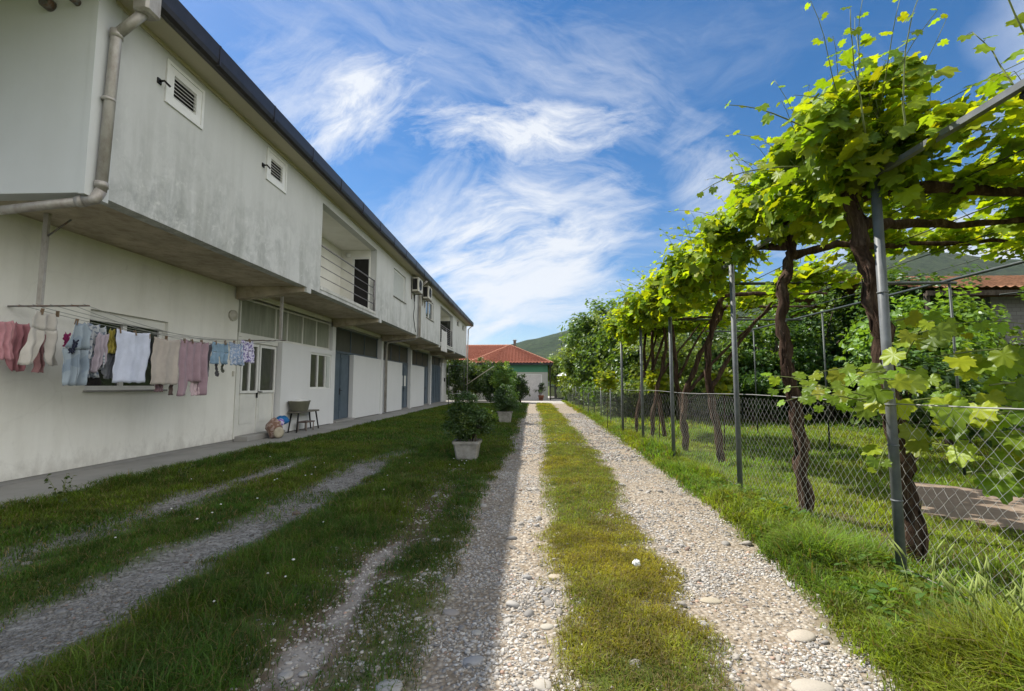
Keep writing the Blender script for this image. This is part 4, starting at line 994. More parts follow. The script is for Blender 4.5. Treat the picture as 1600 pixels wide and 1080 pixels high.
def tree(name, label, cat, c, rad, nclump, per, leafsize, base, group=None, trunk=None, kind='quad', clr=.42, yellow=.2, trunkr=.12, full=False, uneven=.22, mat=None):
    """c: crown centre, rad: crown radii (x,y,z); trunk from the ground"""
    c = np.array(c, float); rad = np.array(rad, float)
    loc = (c[0], c[1], 0)
    t = thing(name, label, cat, loc, group)
    d = unit(nclump)
    if not full: d[:, 2] = np.where(d[:, 2] < -.75, -d[:, 2], d[:, 2])
    sh = 1 + uneven * np.sin(d[:, 0] * 4.1 + c[0]) * np.sin(d[:, 1] * 3.7 + c[1] * 2) + uneven * np.sin(d[:, 2] * 6 + c[0] * 3)
    r = rng.random(nclump) ** .42
    C = c + d * rad * (r * sh)[:, None]
    C[:, 2] = np.maximum(C[:, 2], .25)
    cr = clr * (.65 + .7 * rng.random(nclump))
    n = nclump * per
    ci = np.repeat(np.arange(nclump), per)
    o = unit(n) * (rng.random(n) ** .45)[:, None] * cr[ci][:, None] * np.array([1, 1, .75])
    P = C[ci] + o
    P[:, 2] = np.maximum(P[:, 2], .03)
    N = (P - c) / rad * .6 + unit(n) * .8 + np.array([0, 0, .6]); T = unit(n) + np.array([0, 0, -.4])
    S = leafsize * (.6 + .8 * rng.random(n))
    cc = np.array(base)[None] * 1.55 * (1 + rng.uniform(-.22, .22, (nclump, 1)))[ci] * (1 + rng.uniform(-.2, .2, (n, 1)))
    yl = (rng.random(nclump) < yellow)[ci][:, None]; cc = np.where(yl, cc * np.array([1.5, 1.25, .9]), cc)
    leaves('crown', P, N, T, S, kind, mat or M_TLEAF, t, base, cols=cc)
    mb = MB(); b0 = Vector((c[0], c[1], -.05)); top = Vector((c[0] + random.uniform(-.2, .2), c[1], c[2] + rad[2] * .3))
    mid = b0.lerp(top, .45) + Vector((random.uniform(-.12, .12), random.uniform(-.12, .12), 0))
    mb.tube([b0, b0.lerp(mid, .5), mid, top], [trunkr * 1.25, trunkr, trunkr * .8, trunkr * .3], 9, True, .06)
    for q in rng.choice(nclump, min(nclump, 16), replace=False):
        e = Vector(C[q]); s = b0.lerp(top, random.uniform(.3, .85))
        if e.z < s.z + .0: s = b0.lerp(top, .25)
        mm = s.lerp(e, .5) + Vector((random.uniform(-.15, .15), random.uniform(-.15, .15), .12))
        mb.tube([s, mm, e], [trunkr * .42, trunkr * .25, trunkr * .08], 5)
    mb.build('trunk', M_TBARK, t)
    return t
def cpx(px, py, Y): return onY(px, py, Y)
GR = (.055, .095, .018); DG = (.028, .052, .014); LG = (.10, .15, .025)
# trees beyond the pergola, left to right
TR = [
    # px, ytop, ybot, Y, rx, label, colour, kind, leaf
    (945, 466, 612, 27.0, 2.1, 'tall round walnut tree, leftmost of the trees right of the track', (.075, .125, .030), .22),
    (1005, 478, 612, 22.0, 2.0, 'leafy tree directly right of the tall round walnut tree', (.065, .110, .024), .19),
    (908, 522, 612, 36.0, 1.35, 'small pale green tree behind the left edge of the walnut tree', (.10, .15, .035), .22),
    (868, 562, 600, 52.0, 1.6, 'distant bright tree right of the house with the garage', (.11, .17, .035), .25),
]
for px, yt, yb, Y, rx, lab, colr, ls in TR:
    top = cpx(px, yt, Y)[2]; bot = max(.1, cpx(px, yb, Y)[2]); X = cpx(px, 560, Y)[0]
    tree('broadleaf_tree', lab, 'tree', (X, Y, (top + bot) / 2), (rx, rx, (top - bot) / 2), 130, 75, ls, colr, 'trees beyond the vines', clr=.6, yellow=.35, full=True)
OR = [
    (1060, 502, 18.5, 1.8, 'small orchard tree with yellowish leaves behind the middle vines', (.11, .15, .030)),
    (1135, 484, 19.5, 2.0, 'dark leafy orchard tree behind the second pergola post', (.045, .080, .020)),
    (1205, 490, 18.0, 1.9, 'bright green orchard tree left of the second vine trunk', (.060, .115, .022)),
    (1290, 474, 18.5, 2.1, 'dense orchard tree between the two big vine trunks', (.055, .100, .024)),
    (1352, 442, 18.5, 2.0, 'tall leafy orchard tree behind the thickest vine trunk', (.050, .090, .022)),
    (1425, 436, 14.5, 1.5, 'broad shrubby tree left of the barn', (.050, .095, .024)),
    (1478, 462, 11.6, 1.1, 'bright leafy bush in front of the barn roof', (.10, .16, .030)),
    (1425, 452, 10.5, .9, 'bright leafy bush just left of the barn roof', (.10, .17, .030)),
    (1760, 440, 11.0, 1.5, 'tree at the right edge beside the barn', (.06, .11, .025)),
]
for px, yt, Y, rx, lab, colr in OR:
    top = cpx(px, yt, Y)[2]; X = cpx(px, 560, Y)[0]; bot = .3
    tree('orchard_tree', lab, 'tree', (X, Y, (top + bot) / 2), (rx * 1.15, rx, (top - bot) / 2), 85, 80, .15, colr, 'orchard trees behind the vines', clr=.42, yellow=.2)
for i, (px, yt, Y, rx, lab) in enumerate([(1000, 470 + 30, 30, 2.4, 'wide dark tree at the back behind the middle vines'), (1100, 500, 26, 2.4, 'dark tree in the back row left of the second pergola post'), (1230, 505, 25, 2.6, 'dark tree in the back row behind the second vine trunk'), (1330, 490, 24, 2.6, 'dark tree in the back row between the big trunks'), (1180, 515, 22, 2.0, 'dark round tree in the back row right of the second post'), (1420, 470, 24, 3.0, 'tall dark tree in the back row left of the barn')]):
    top = cpx(px, yt, Y)[2]; X = cpx(px, 560, Y)[0]; bot = .2
    tree('back_tree', lab, 'tree', (X, Y, (top + bot) / 2), (rx * 1.2, rx, (top - bot) / 2), 110, 60, .26, (.050, .088, .022), 'dark trees of the back row', clr=.6, yellow=.12)
# low shrubs at the back of the lawn
for px, Y, h, rx, lab in [(1110, 18.5, 1.4, .9, 'low green shrub at the back of the lawn left of the second post'), (1175, 18, 1.5, 1.0, 'low dark shrub at the back of the lawn right of the second post'), (1420, 8.6, 1.9, .75, 'glossy dark shrub behind the nearest steel post'), (1480, 8.8, 1.7, .7, 'glossy dark shrub under the barn eave')]:
    X = cpx(px, 600, Y)[0]; tree('garden_shrub', lab, 'shrub', (X, Y, h / 2 + .1), (rx, rx, h / 2), 40, 70, .11, (.045, .085, .022), None, clr=.3, trunkr=.04, kind='oval')
for q, (px, Y) in enumerate([(985, 21), (1035, 22), (1085, 20.5), (1130, 22), (1185, 21), (1245, 20), (1310, 20.5), (930, 33), (905, 40)]):
    X = cpx(px, 600, Y)[0]
    tree('hedge_bush', 'green hedge bush at the back of the lawn, ' + ['behind the two farthest pergola posts', 'behind the twin stemmed vine', 'right of the third pergola post', 'behind the second pergola post', 'just right of the second pergola post', 'behind the slim straight second vine trunk', 'left of the nearest steel post', 'below the walnut tree', 'leftmost, beside the dark gate'][q], 'bush', (X, Y, 1.05), (1.7, 1.0, 1.15), 70, 60, .17, (.055, .095, .022), None, clr=.42, trunkr=.04, full=True, yellow=.3)
# hedge and shrubs at the end of the white house
for px, yt, Y, rx, lab, colr, dn in [
    (712, 556, 40, 1.15, 'dark laurel bush nearest the corner of the white house', (.030, .055, .018), 70),
    (742, 558, 41, 1.2, 'dark laurel bush with yellowish top in the middle of the hedge', (.038, .066, .018), 70),
    (766, 566, 39.5, 1.05, 'dark laurel bush at the right of the hedge', (.032, .060, .018), 70),
    (790, 570, 37, .85, 'bright green shrub in front of the house with the garage', (.085, .155, .030), 60),
    (813, 588, 38, .42, 'narrow dark shrub beside the garage door', (.030, .052, .020), 34)]:
    top = cpx(px, yt, Y)[2]; X = cpx(px, 600, Y)[0]
    tree('hedge_shrub', lab, 'shrub', (X, Y, top / 2 + .1), (rx * 1.2, rx, top / 2), int(dn * 1.6), 75, .14, colr, 'shrubs at the end of the white house', clr=.36, trunkr=.06, yellow=.4, full=True)
t = tree('ball_shrub', 'small round clipped shrub in a pot against the garage door', 'shrub', (.95, 42.9, 1.05), (.42, .42, .5), 22, 60, .09, (.03, .05, .02), None, clr=.18, trunkr=.04)
k = MB(); k.lathe((.95, 42.9, 0), [(.18, .0), (.25, .42), (.27, .42), (.27, .48), (.2, .48)], 14); tag(k.build('flower_pot', simple('clay pot', (.25, .10, .06))), 'small clay pot holding the clipped shrub by the garage door', 'pot')
# leaning pole and thin frame in front of the hedge
k = MB(); k.tube([onY(728, 602, 31), onY(748, 588, 31.2), onY(772, 572, 31.4)], .035, 6); tag(k.build('leaning_pole', simple('bare wood pole', (.30, .27, .21))), 'pale bare wooden pole leaning in front of the dark hedge', 'pole')
t = thing('drying_rack', 'thin grey metal frame standing on the grass at the house corner', 'frame', (-4.3, 31, 0))
for px in (701, 725):
    k = MB(); p = onY(px, 600, 31); k.tube([(p[0], 31, 0), (p[0], 31, 2.75)], .02, 6); k.build('post', M_DSTEEL, t)
k = MB(); a = onY(701, 600, 31)[0]; b = onY(725, 600, 31)[0]; k.tube([(a, 31, .85), (b, 31, .85)], .018, 6); k.build('cross_bar', M_GALV, t); k = MB(); k.tube([(a, 31, 2.7), (b, 31, 2.7)], .018, 6); k.build('cross_bar', M_DSTEEL, t)

# ------------------------------------------------------------------ potted bushes on the grass
def planter(x, y, s, lab, lab2):
    t = thing('stone_pot', lab, 'pot', (x, y, 0), 'square grey planters on the grass')
    k = MB(); w0, w1, h = .185 * s, .235 * s, .36 * s
    def sq(w_, z, rr=.03):
        return [(x + a, y + b, z) for a, b in ((-w_ + rr, -w_), (w_ - rr, -w_), (w_, -w_ + rr), (w_, w_ - rr), (w_ - rr, w_), (-w_ + rr, w_), (-w_, w_ - rr), (-w_, -w_ + rr))]
    rings = [sq(w0, 0), sq(w1, h - .05), sq(w1 + .02, h - .05), sq(w1 + .025, h), sq(w1 - .025, h), sq(w1 - .03, h - .06)]
    vs = sum(rings, []); fs = [tuple(range(7, -1, -1))]
    for r in range(5): fs += [(r * 8 + i, r * 8 + (i + 1) % 8, r * 8 + 8 + (i + 1) % 8, r * 8 + 8 + i) for i in range(8)]
    k.add(vs, fs); k.build('pot_body', M_POT, t)
    k = MB(); k.add(sq(w1 - .028, h - .05), [tuple(range(8))]); k.build('soil', simple('potting soil', (.04, .028, .02)), t)
    for q, (z0, z1) in enumerate(((.10, .20),)): pass
    return t
m = Mat('weathered pot', .9, .15); n1 = m.noise(7, 7, .7); m.color(m.mix(m.ramp(n1, [(.35, 0), (.7, 1)]), (.24, .225, .20), (.40, .385, .36))); m.bump(m.noise(26, 5), .5, .01); M_POT = m.m
planter(-1.2, 8.95, 1.0, 'square weathered grey planter in the shaded grass, the nearer of the two', '')
tree('potted_bush', 'dense dark green bush growing in the nearer grey planter', 'bush', (-1.17, 8.98, .74), (.44, .44, .38), 90, 120, .045, (.042, .075, .020), None, clr=.15, trunkr=.02, kind='oval', yellow=.2, full=True)
planter(-.97, 17.84, 1.15, 'square weathered grey planter in the shaded grass, the farther of the two', '')
tree('potted_bush', 'round dark green bush growing in the farther grey planter', 'bush', (-.95, 17.86, .84), (.48, .48, .46), 70, 110, .055, (.038, .070, .020), None, clr=.17, trunkr=.02, kind='oval', yellow=.1, full=True)

# ------------------------------------------------------------------ wire fence
XFN = 2.76; FY0, FY1 = .6, 44.3; FH = 1.27
fence = thing('chain_link_fence', 'galvanised chain link fence along the right edge of the track', 'fence', (XFN, 20, 0))
def fx(y): return XFN + np.interp(y, [0, 14, 45], [0, .02, .33])
def zigzag(y0, y1, dx, dz, r, sides):
    V = []; F = []
    n = int((y1 - y0) / dx); nz = int((FH - .06) / dz)
    ang = np.arange(sides) * 2 * PI / sides
    ring = np.stack([np.cos(ang) * r, np.sin(ang) * r], -1)
    Vs = []; Fs = []; base = 0
    z = .05 + np.arange(nz + 1) * dz
    for i in range(n):
        yy = y0 + i * dx + ((np.arange(nz + 1) + i) % 2) * dx
        bulge = .018 * np.sin(yy * 1.7) + .014 * np.sin(z * 5 + yy) + rng.normal(0, .002, len(z))
        P = np.stack([fx(yy) + bulge + .002 * ((np.arange(nz + 1) % 2) * 2 - 1), yy, z + .01 * np.sin(yy * .9)], -1)
        vv = P[:, None, :] + np.stack([ring[:, 0], ring[:, 1] * .9, ring[:, 1] * .5], -1)[None]
        Vs.append(vv.reshape(-1, 3))
        a = np.arange(nz)[:, None] * sides + np.arange(sides)[None]; b = np.arange(nz)[:, None] * sides + (np.arange(sides)[None] + 1) % sides
        Fs.append(np.stack([a, b, b + sides, a + sides], -1).reshape(-1, 4) + base); base += (nz + 1) * sides
    return np.concatenate(Vs), np.concatenate(Fs)
V1, F1 = zigzag(FY0, 9, .046, .050, .0012, 3); V2, F2 = zigzag(9, FY1, .09, .09, .0011, 3)
fast('wire_mesh', np.concatenate([V1, V2]), np.concatenate([F1, F2 + len(V1)]), M_GALV, fence)
for z, r in ((FH, .005), (.06, .003)):
    k = MB(); k.tube([(fx(y) + .004, y, z + .012 * math.sin(y * 1.3) + (.0 if z < 1 else 0)) for y in np.arange(FY0, FY1, .6)], r, 5, False); k.build('tension_wire', M_GALV, fence)
for y in [14.6, 16.8, 19.2, 21.4, 23.7, 26, 28.4, 31, 33.5, 36, 38.5, 41, 43.8]:
    k = MB(); k.tube([(fx(y) + .02, y, -.05), (fx(y) + .02, y, FH + .04)], .022, 7); k.build('post', M_STEEL, fence)

# ------------------------------------------------------------------ pergola
PX, PH = 2.69, 3.04
PY = [3.63, 6.25, 9.05, 11.45, 13.9]
perg = thing('pergola_frame', 'grey steel pipe pergola carrying the grape vines beside the fence', 'pergola', (PX, 8, 0))
for i, y in enumerate(PY):
    k = MB(); k.tube([(PX, y, -.1), (PX, y, PH - .03)], .033, 14)
    if i == 0:
        for z in (.55, .95, 1.25, 2.1): k.tube([(PX, y, z), (PX, y, z + .012)], .038, 12)
    k.build('post', M_STEEL, perg)
BX = 6.45
for y in (7.35, 10.5, 13.7):
    k = MB(); k.tube([(BX, y, -.1), (BX, y, PH - .06)], .018, 10); k.build('post', M_DSTEEL, perg)
k = MB(); k.box(PX - .022, PX + .022, .2, 14.1, PH - .028, PH + .012); k.build('front_rail', M_STEEL, perg)
k = MB(); k.tube([(BX, .2, PH - .03), (BX, 14, PH - .03)], .022, 8); k.build('back_rail', M_DSTEEL, perg)
for y in (2.55, 7.35, 11.4, 13.9):
    k = MB(); k.tube([(PX + .02, y, PH - .05), (BX + .1, y, PH - .07)], .024, 8); k.build('cross_bar', M_DSTEEL, perg)
for x in (3.4, 4.15, 4.9, 5.7):
    k = MB(); k.tube([(x, .3, PH), (x, 7.3, PH - .05), (x, 13.9, PH - .02)], .006, 5); k.build('wire', M_DSTEEL, perg)
for (a, b) in (((BX, 3.4, PH - .3), (BX + 5, 3.9, PH - .1)), ((BX, 6.6, PH - .4), (BX + 6, 6.0, PH + .2)), ((PX + 3.6, 3.0, PH - .2), (BX + 4, 9.0, PH + .2))):
    k = MB(); k.tube([a, b], .012, 6); k.build('wire', M_DSTEEL, perg)

# ------------------------------------------------------------------ grape vines
def shoot_path(p, d, L, droop, n=7):
    pts = [np.array(p, float)]; d = np.array(d, float); d /= np.linalg.norm(d)
    for i in range(n):
        d = d + np.array([random.uniform(-.12, .12), random.uniform(-.12, .12), -droop * (i + 1) / n * .5]); d /= np.linalg.norm(d)
        pts.append(pts[-1] + d * L / n)
    return pts
def vine(label, trunk, trad, front, flat, nfront, nflat, nshoot, lsize, near, extra=None, arms=(), fronty=None):
    """trunk: list of points; front: (centre, radii) of the mass above the front rail; flat: (x0,x1,y0,y1,z0,z1)"""
    t = thing('grape_vine', label, 'grape vine', (trunk[0][0], trunk[0][1], 0), 'grape vines on the pergola')
    mb = MB()
    # gnarled trunk
    P = [Vector(p) for p in trunk]; fine = []
    for i in range(len(P) - 1):
        n = 7
        for q in range(n): fine.append(P[i].lerp(P[i + 1], q / n))
    fine.append(P[-1])
    m_ = len(fine); pts = []; rad = []
    for i, p in enumerate(fine):
        u = i / (m_ - 1)
        pts.append(p + Vector((math.sin(i * .9 + trunk[0][1]) * .014, math.cos(i * 1.1) * .012, 0)))
        rad.append(trad * lerp(1.12, .72, u) * (1 + .13 * math.sin(i * 1.9 + trunk[0][0] * 7) + .08 * math.sin(i * 3.7)))
    mb.tube(pts, rad, 16, True, .2)
    for q in range(34 if near else 14):      # shaggy strips of loose bark
        i = random.randrange(1, m_ - 4); a_ = random.uniform(0, 2 * PI); st = []
        for w_ in range(4):
            rr_ = rad[min(i + w_, m_ - 1)] * (1.02 + .10 * w_ * random.random()); st.append(pts[min(i + w_, m_ - 1)] + Vector((math.cos(a_) * rr_, math.sin(a_) * rr_, 0)))
        mb.tube(st, [.004, .011, .009, .002], 4)
    for arm in arms:
        A = [Vector(p) for p in arm]; f2 = []
        for i in range(len(A) - 1):
            for q in range(6): f2.append(A[i].lerp(A[i + 1], q / 6) + Vector((random.uniform(-.015, .015), random.uniform(-.015, .015), random.uniform(-.02, .02))))
        f2.append(A[-1]); mb.tube(f2, [trad * lerp(.75, .3, i / (len(f2) - 1)) * (1 + .16 * math.sin(i * 2.3)) for i in range(len(f2))], 10, True, .12)
    mb.build('trunk', M_BARK, t)
    # leaf masses
    P_, N_, T_, S_ = [], [], [], []
    def add(P, N, T, S): P_.append(P); N_.append(N); T_.append(T); S_.append(S)
    c, r = np.array(front[0], float), np.array(front[1], float)
    nc = max(10, nfront // 38); d = unit(nc); C = c + d * r * (rng.random(nc) ** .35)[:, None] * (1 + .25 * np.sin(d[:, 1:2] * 7 + c[1]))
    ci = rng.integers(0, nc, nfront); P = C[ci] + unit(nfront) * (rng.random(nfront) ** .5)[:, None] * .24
    add(P, unit(nfront) * .75 + np.array([-.35, -.1, .75]) + (P - c) * .5, unit(nfront) * .7 + np.array([-.3, 0, -.7]), lsize * (.38 + .85 * rng.random(nfront)))
    x0, x1, y0, y1, z0, z1 = flat
    nc = max(8, nflat // 34)
    C = np.stack([rng.uniform(x0, x1, nc), rng.uniform(y0, y1, nc), rng.uniform(z0, z1, nc)], -1)
    ci = rng.integers(0, nc, nflat); P = C[ci] + unit(nflat) * (rng.random(nflat) ** .5)[:, None] * np.array([.32, .32, .16])
    add(P, unit(nflat) * .6 + np.array([-.2, 0, .9]), unit(nflat) * .8 + np.array([0, 0, -.5]), lsize * (.38 + .85 * rng.random(nflat)))
    sm = MB(); 
    for i in range(nshoot):
        if random.random() < .72:
            p = c + unit(1)[0] * r * .7; dd = np.array([random.uniform(-1.0, .45), random.uniform(-.7, .6), random.uniform(.1, 1.3)])
        else:
            p = np.array([random.uniform(x0, x1), random.uniform(y0, y1), z1]); dd = np.array([random.uniform(-.7, .7), random.uniform(-.7, .7), random.uniform(.5, 1)])
        L = random.uniform(.3, .95) * (1 if random.random() < .8 else 1.25); sp = shoot_path(p, dd, L, random.uniform(0, .5))
        sm.tube(sp, [.0048 * lerp(1, .4, i_ / 7) for i_ in range(8)], 5)
        for j in range(1, 8):
            side = 1 if j % 2 else -1; q = sp[j]; dr = sp[j] - sp[j - 1]; dr /= np.linalg.norm(dr)
            sd = np.cross(dr, [0, 0, 1]) * side + unit(1)[0] * .3; sd /= np.linalg.norm(sd)
            s = lsize * lerp(1.05, .30, (j / 7) ** 1.3) * random.uniform(.8, 1.1)
            q2 = q + sd * s * .45
            if near: sm.tube([q, q2], .0018, 4)
            add(q2[None], (np.array([0, 0, .8]) + unit(1)[0] * .55)[None], (sd + np.array([0, 0, -.4]))[None], np.array([s]))
    if extra:
        for (p, dd, L, s0) in extra:
            n = max(5, int(L / .11)); sp = shoot_path(p, dd, L, .35, n)
            sm.tube(sp, [.007 * lerp(1, .35, i_ / n) for i_ in range(n + 1)], 6)
            for j in range(1, n + 1):
                side = 1 if j % 2 else -1; q = sp[j]; dr = sp[j] - sp[j - 1]; dr /= np.linalg.norm(dr)
                sd = np.cross(dr, [0, 0, 1]) * side + unit(1)[0] * .4; sd /= np.linalg.norm(sd)
                s = s0 * lerp(1.1, .5, j / n) * random.uniform(.75, 1.15); q2 = q + sd * s * .5
                sm.tube([q, q2], .0022, 4)
                add(q2[None], (np.array([-.55, -.55, .55]) + unit(1)[0] * .45)[None], (sd * .6 + np.array([0, -.1, -.6]))[None], np.array([s]))
    sm.build('shoot', M_SHOOT, t)['kind'] = 'stuff'
    P, N, T, S = map(np.concatenate, (P_, N_, T_, S_))
    leaves('foliage', P, N, T, S, 'grape' if near else 'grape_far', M_VLEAF, t, (.185, .275, .028), .38, .34)
    return t
EX1 = [((3.0, 3.5, 1.5), (1, .15, .25), 1.3, .17), ((3.1, 3.3, 1.2), (1, .2, .1), 1.4, .17), ((3.2, 3.2, .75), (1, .25, .2), 1.3, .16), ((3.4, 3.3, 1.3), (1, .3, .45), 1.2, .17), ((3.6, 3.2, .9), (1, .1, .3), 1.2, .17), ((2.74, 3.6, 1.5), (-.7, -.3, .05), .6, .16),
       ((2.7, 3.55, 1.35), (-.5, -.5, .3), .5, .17), ((2.72, 3.5, 1.6), (-.2, -.5, .4), .5, .16), ((2.9, 3.5, 1.6), (1, -.6, .25), 1.2, .17), ((3.0, 3.4, .8), (1, -.5, .25), 1.2, .17), ((2.9, 3.6, 1.25), (1, -1.0, .15), 1.0, .18), ((3.2, 3.2, .95), (1, .1, .3), 1.1, .17), ((2.75, 3.9, 1.3), (-.9, .5, .35), .7, .15), ((2.72, 4.3, 1.35), (-.6, .4, .3), .6, .15), ((3.3, 3.2, 1.7), (1, .2, .35), 1.1, .16),
       ((2.74, 3.7, 1.45), (-.9, -.3, .25), .75, .15), ((2.8, 3.8, 1.7), (.7, -.6, .5), .8, .15), ((2.8, 3.8, 1.25), (1, -.8, .35), 1.1, .16), ((2.8, 3.7, 1.1), (.9, -.9, .1), 1.1, .16),
       ((2.75, 3.7, 1.2), (-.8, -.1, .35), .8, .15), ((2.76, 3.6, 1.0), (.9, -1.1, -.05), .9, .16), ((2.8, 3.8, .95), (-.5, -.4, -.2), .35, .12), ((2.85, 3.8, 1.9), (.9, .1, .2), .8, .14), ((2.9, 3.9, 1.4), (.2, .9, .3), .7, .13),
       ((3.1, 3.3, 1.1), (.8, -.3, -.25), .8, .15), ((3.2, 3.4, 1.4), (.9, .2, .1), 1.0, .14), ((2.9, 3.8, 1.55), (.9, .5, -.1), .9, .14), ((2.8, 3.8, 1.3), (-.6, .6, .0), .6, .12)]
TV1 = [(3.03, 3.92, -.05), (2.97, 3.92, .6), (2.93, 3.92, 1.1), (2.88, 3.90, 1.5), (2.80, 3.86, 2.0), (2.70, 3.82, 2.5), (2.60, 3.80, 2.92), (2.66, 3.78, 3.08)]
vine('thick trunked grape vine tied beside the nearest grey steel post', TV1, .068, ((2.68, 3.95, 3.34), (.48, .75, .38)), (2.75, 6.1, 2.95, 4.7, 3.0, 3.32), 1050, 1900, 48, .14, True, EX1,
     arms=[[(2.62, 3.8, 2.95), (3.2, 3.75, 2.98), (3.9, 3.7, 2.90), (4.6, 3.6, 3.02), (5.6, 3.7, 3.02)], [(2.66, 3.8, 2.7), (3.3, 4.2, 2.82), (4.2, 4.4, 2.9), (5.2, 4.4, 2.97)], [(2.66, 3.8, 3.05), (2.66, 4.6, 3.12), (2.7, 5.3, 3.1)]])
TV2 = [(2.93, 5.25, -.05), (2.90, 5.2, .6), (2.84, 5.15, 1.1), (2.74, 5.1, 1.6), (2.70, 5.1, 2.1), (2.74, 5.1, 2.5), (2.86, 5.15, 2.8), (2.9, 5.2, 3.05)]
vine('grape vine with a slim straight trunk, second from the near end', TV2, .062, ((2.68, 5.5, 3.36), (.40, .85, .36)), (2.9, 6.2, 4.9, 6.0, 3.02, 3.25), 1000, 950, 44, .125, True, None,
     arms=[[(2.88, 5.15, 2.8), (3.4, 5.2, 2.95), (4.3, 5.4, 3.0), (5.3, 5.3, 3.0)], [(2.9, 5.2, 2.95), (2.75, 5.8, 3.1), (2.7, 6.5, 3.1)]])
# the large leaves hanging in from the near end, top right
TV0 = [(4.9, 1.9, -.05), (4.85, 1.9, 1.2), (4.7, 1.9, 2.4), (4.5, 1.9, 2.98)]
vine('grape vine reaching in from the top right edge with big leaves against the sky', TV0, .06, ((4.3, 2.75, 3.12), (.7, .45, .14)), (3.4, 6.4, 2.1, 3.2, 3.0, 3.25), 420, 900, 5, .13, True,
     [((2.75, 2.45, 3.05), (-.15, .05, .95), .75, .15), ((2.6, 1.75, 3.0), (-.25, -.12, .7), .5, .16), ((2.95, 2.75, 3.05), (-.1, .2, .9), .7, .13), ((2.6, 3.2, 3.1), (-.1, -.1, 1.1), .95, .12), ((2.4, 3.3, 3.2), (-.05, 0, 1.1), .85, .12), ((2.2, 3.5, 3.3), (-.75, .1, .55), .75, .11), ((2.1, 3.6, 3.1), (-.9, .1, .12), .75, .11)])
VS = [
    ('grape vine with a straight trunk, third from the near end', [(3.35, 8.45, 0), (3.25, 8.4, .7), (3.15, 8.4, 1.3), (3.1, 8.3, 1.9), (3.15, 8.2, 2.4), (3.3, 8.1, 2.95)], .058, (2.55, 7.3, 3.22), 7.3, 1700),
    ('grape vine leaning right with forked branches, fourth from the near end', [(3.2, 9.9, 0), (3.15, 9.9, .6), (3.2, 9.9, 1.2), (3.45, 9.8, 1.9), (3.7, 9.6, 2.5), (3.9, 9.5, 2.95)], .055, (2.6, 9.0, 3.15), 9.0, 1700),
    ('grape vine with a thin bent trunk, fifth from the near end', [(3.6, 11.0, 0), (3.5, 11.0, .8), (3.35, 10.9, 1.5), (3.3, 10.8, 2.2), (3.2, 10.7, 2.9)], .045, (2.6, 10.6, 3.2), 10.6, 1500),
    ('grape vine leaning left toward the fence, sixth from the near end', [(3.1, 12.3, 0), (3.15, 12.2, .8), (3.3, 12.1, 1.6), (3.45, 12.0, 2.3), (3.4, 11.9, 2.95)], .045, (2.62, 12.1, 3.15), 12.1, 1500),
    ('grape vine at the far end of the pergola', [(2.98, 13.6, 0), (3.1, 13.6, .9), (3.25, 13.5, 1.8), (3.3, 13.5, 2.9)], .045, (2.75, 13.5, 3.1), 13.5, 1500),
    ('grape vine with twin stems just before the far end of the pergola', [(3.6, 12.9, 0), (3.5, 12.9, .9), (3.3, 12.8, 1.8), (3.3, 12.7, 2.9)], .05, (3.6, 12.9, 3.25), 12.9, 1200)]
for lab, tr, tw, fc, y, nf in VS:
    far = y > 8
    fork = [tuple(np.array(tr[2]) + 0), tuple(np.array(tr[3]) + [.35, -.25, .1]), tuple(np.array(tr[-1]) + [.75, -.4, -.05])]
    vine(lab, tr, tw, ((fc[0] + .05, fc[1], fc[2] - .05), (.38, .95, .34)), (2.9, 4.9, y - .45, y + .45, 2.95, 3.22), nf - 500, 520, 40, .13, False, None,
         arms=[fork, [tr[-1], tuple(np.array(tr[-1]) + [.7, .1, .05]), tuple(np.array(tr[-1]) + [1.9, .2, .05])], [tr[-1], tuple(np.array(tr[-1]) + [-.5, -.6, .1])]])
# bright young growth low on the fence (far)
for px, Y, s, lab in [(948, 15.4, .42, 'bright young vine growth on the fence near the far posts'), (1028, 12.6, .36, 'bright young vine growth on the fence below the far vines'), (1128, 10.5, .28, 'bright young sprouts at the foot of the third vine')]:
    p = onY(px, 595, Y); n = 330; P = p + unit(n) * (rng.random(n) ** .5)[:, None] * np.array([s, s, s * .85])
    t = thing('young_vine', lab, 'vine', (p[0], Y, 0)); leaves('foliage', P, unit(n) * .7 + np.array([-.2, -.2, .8]), unit(n), .12 * (.5 + .7 * rng.random(n)), 'grape_far', M_VLEAF, t, (.17, .23, .03), .25, .4)
    k = MB(); k.tube([(p[0], Y, 0), (p[0] + .05, Y, p[2])], .012, 6); k.build('stem', M_BARK, t)
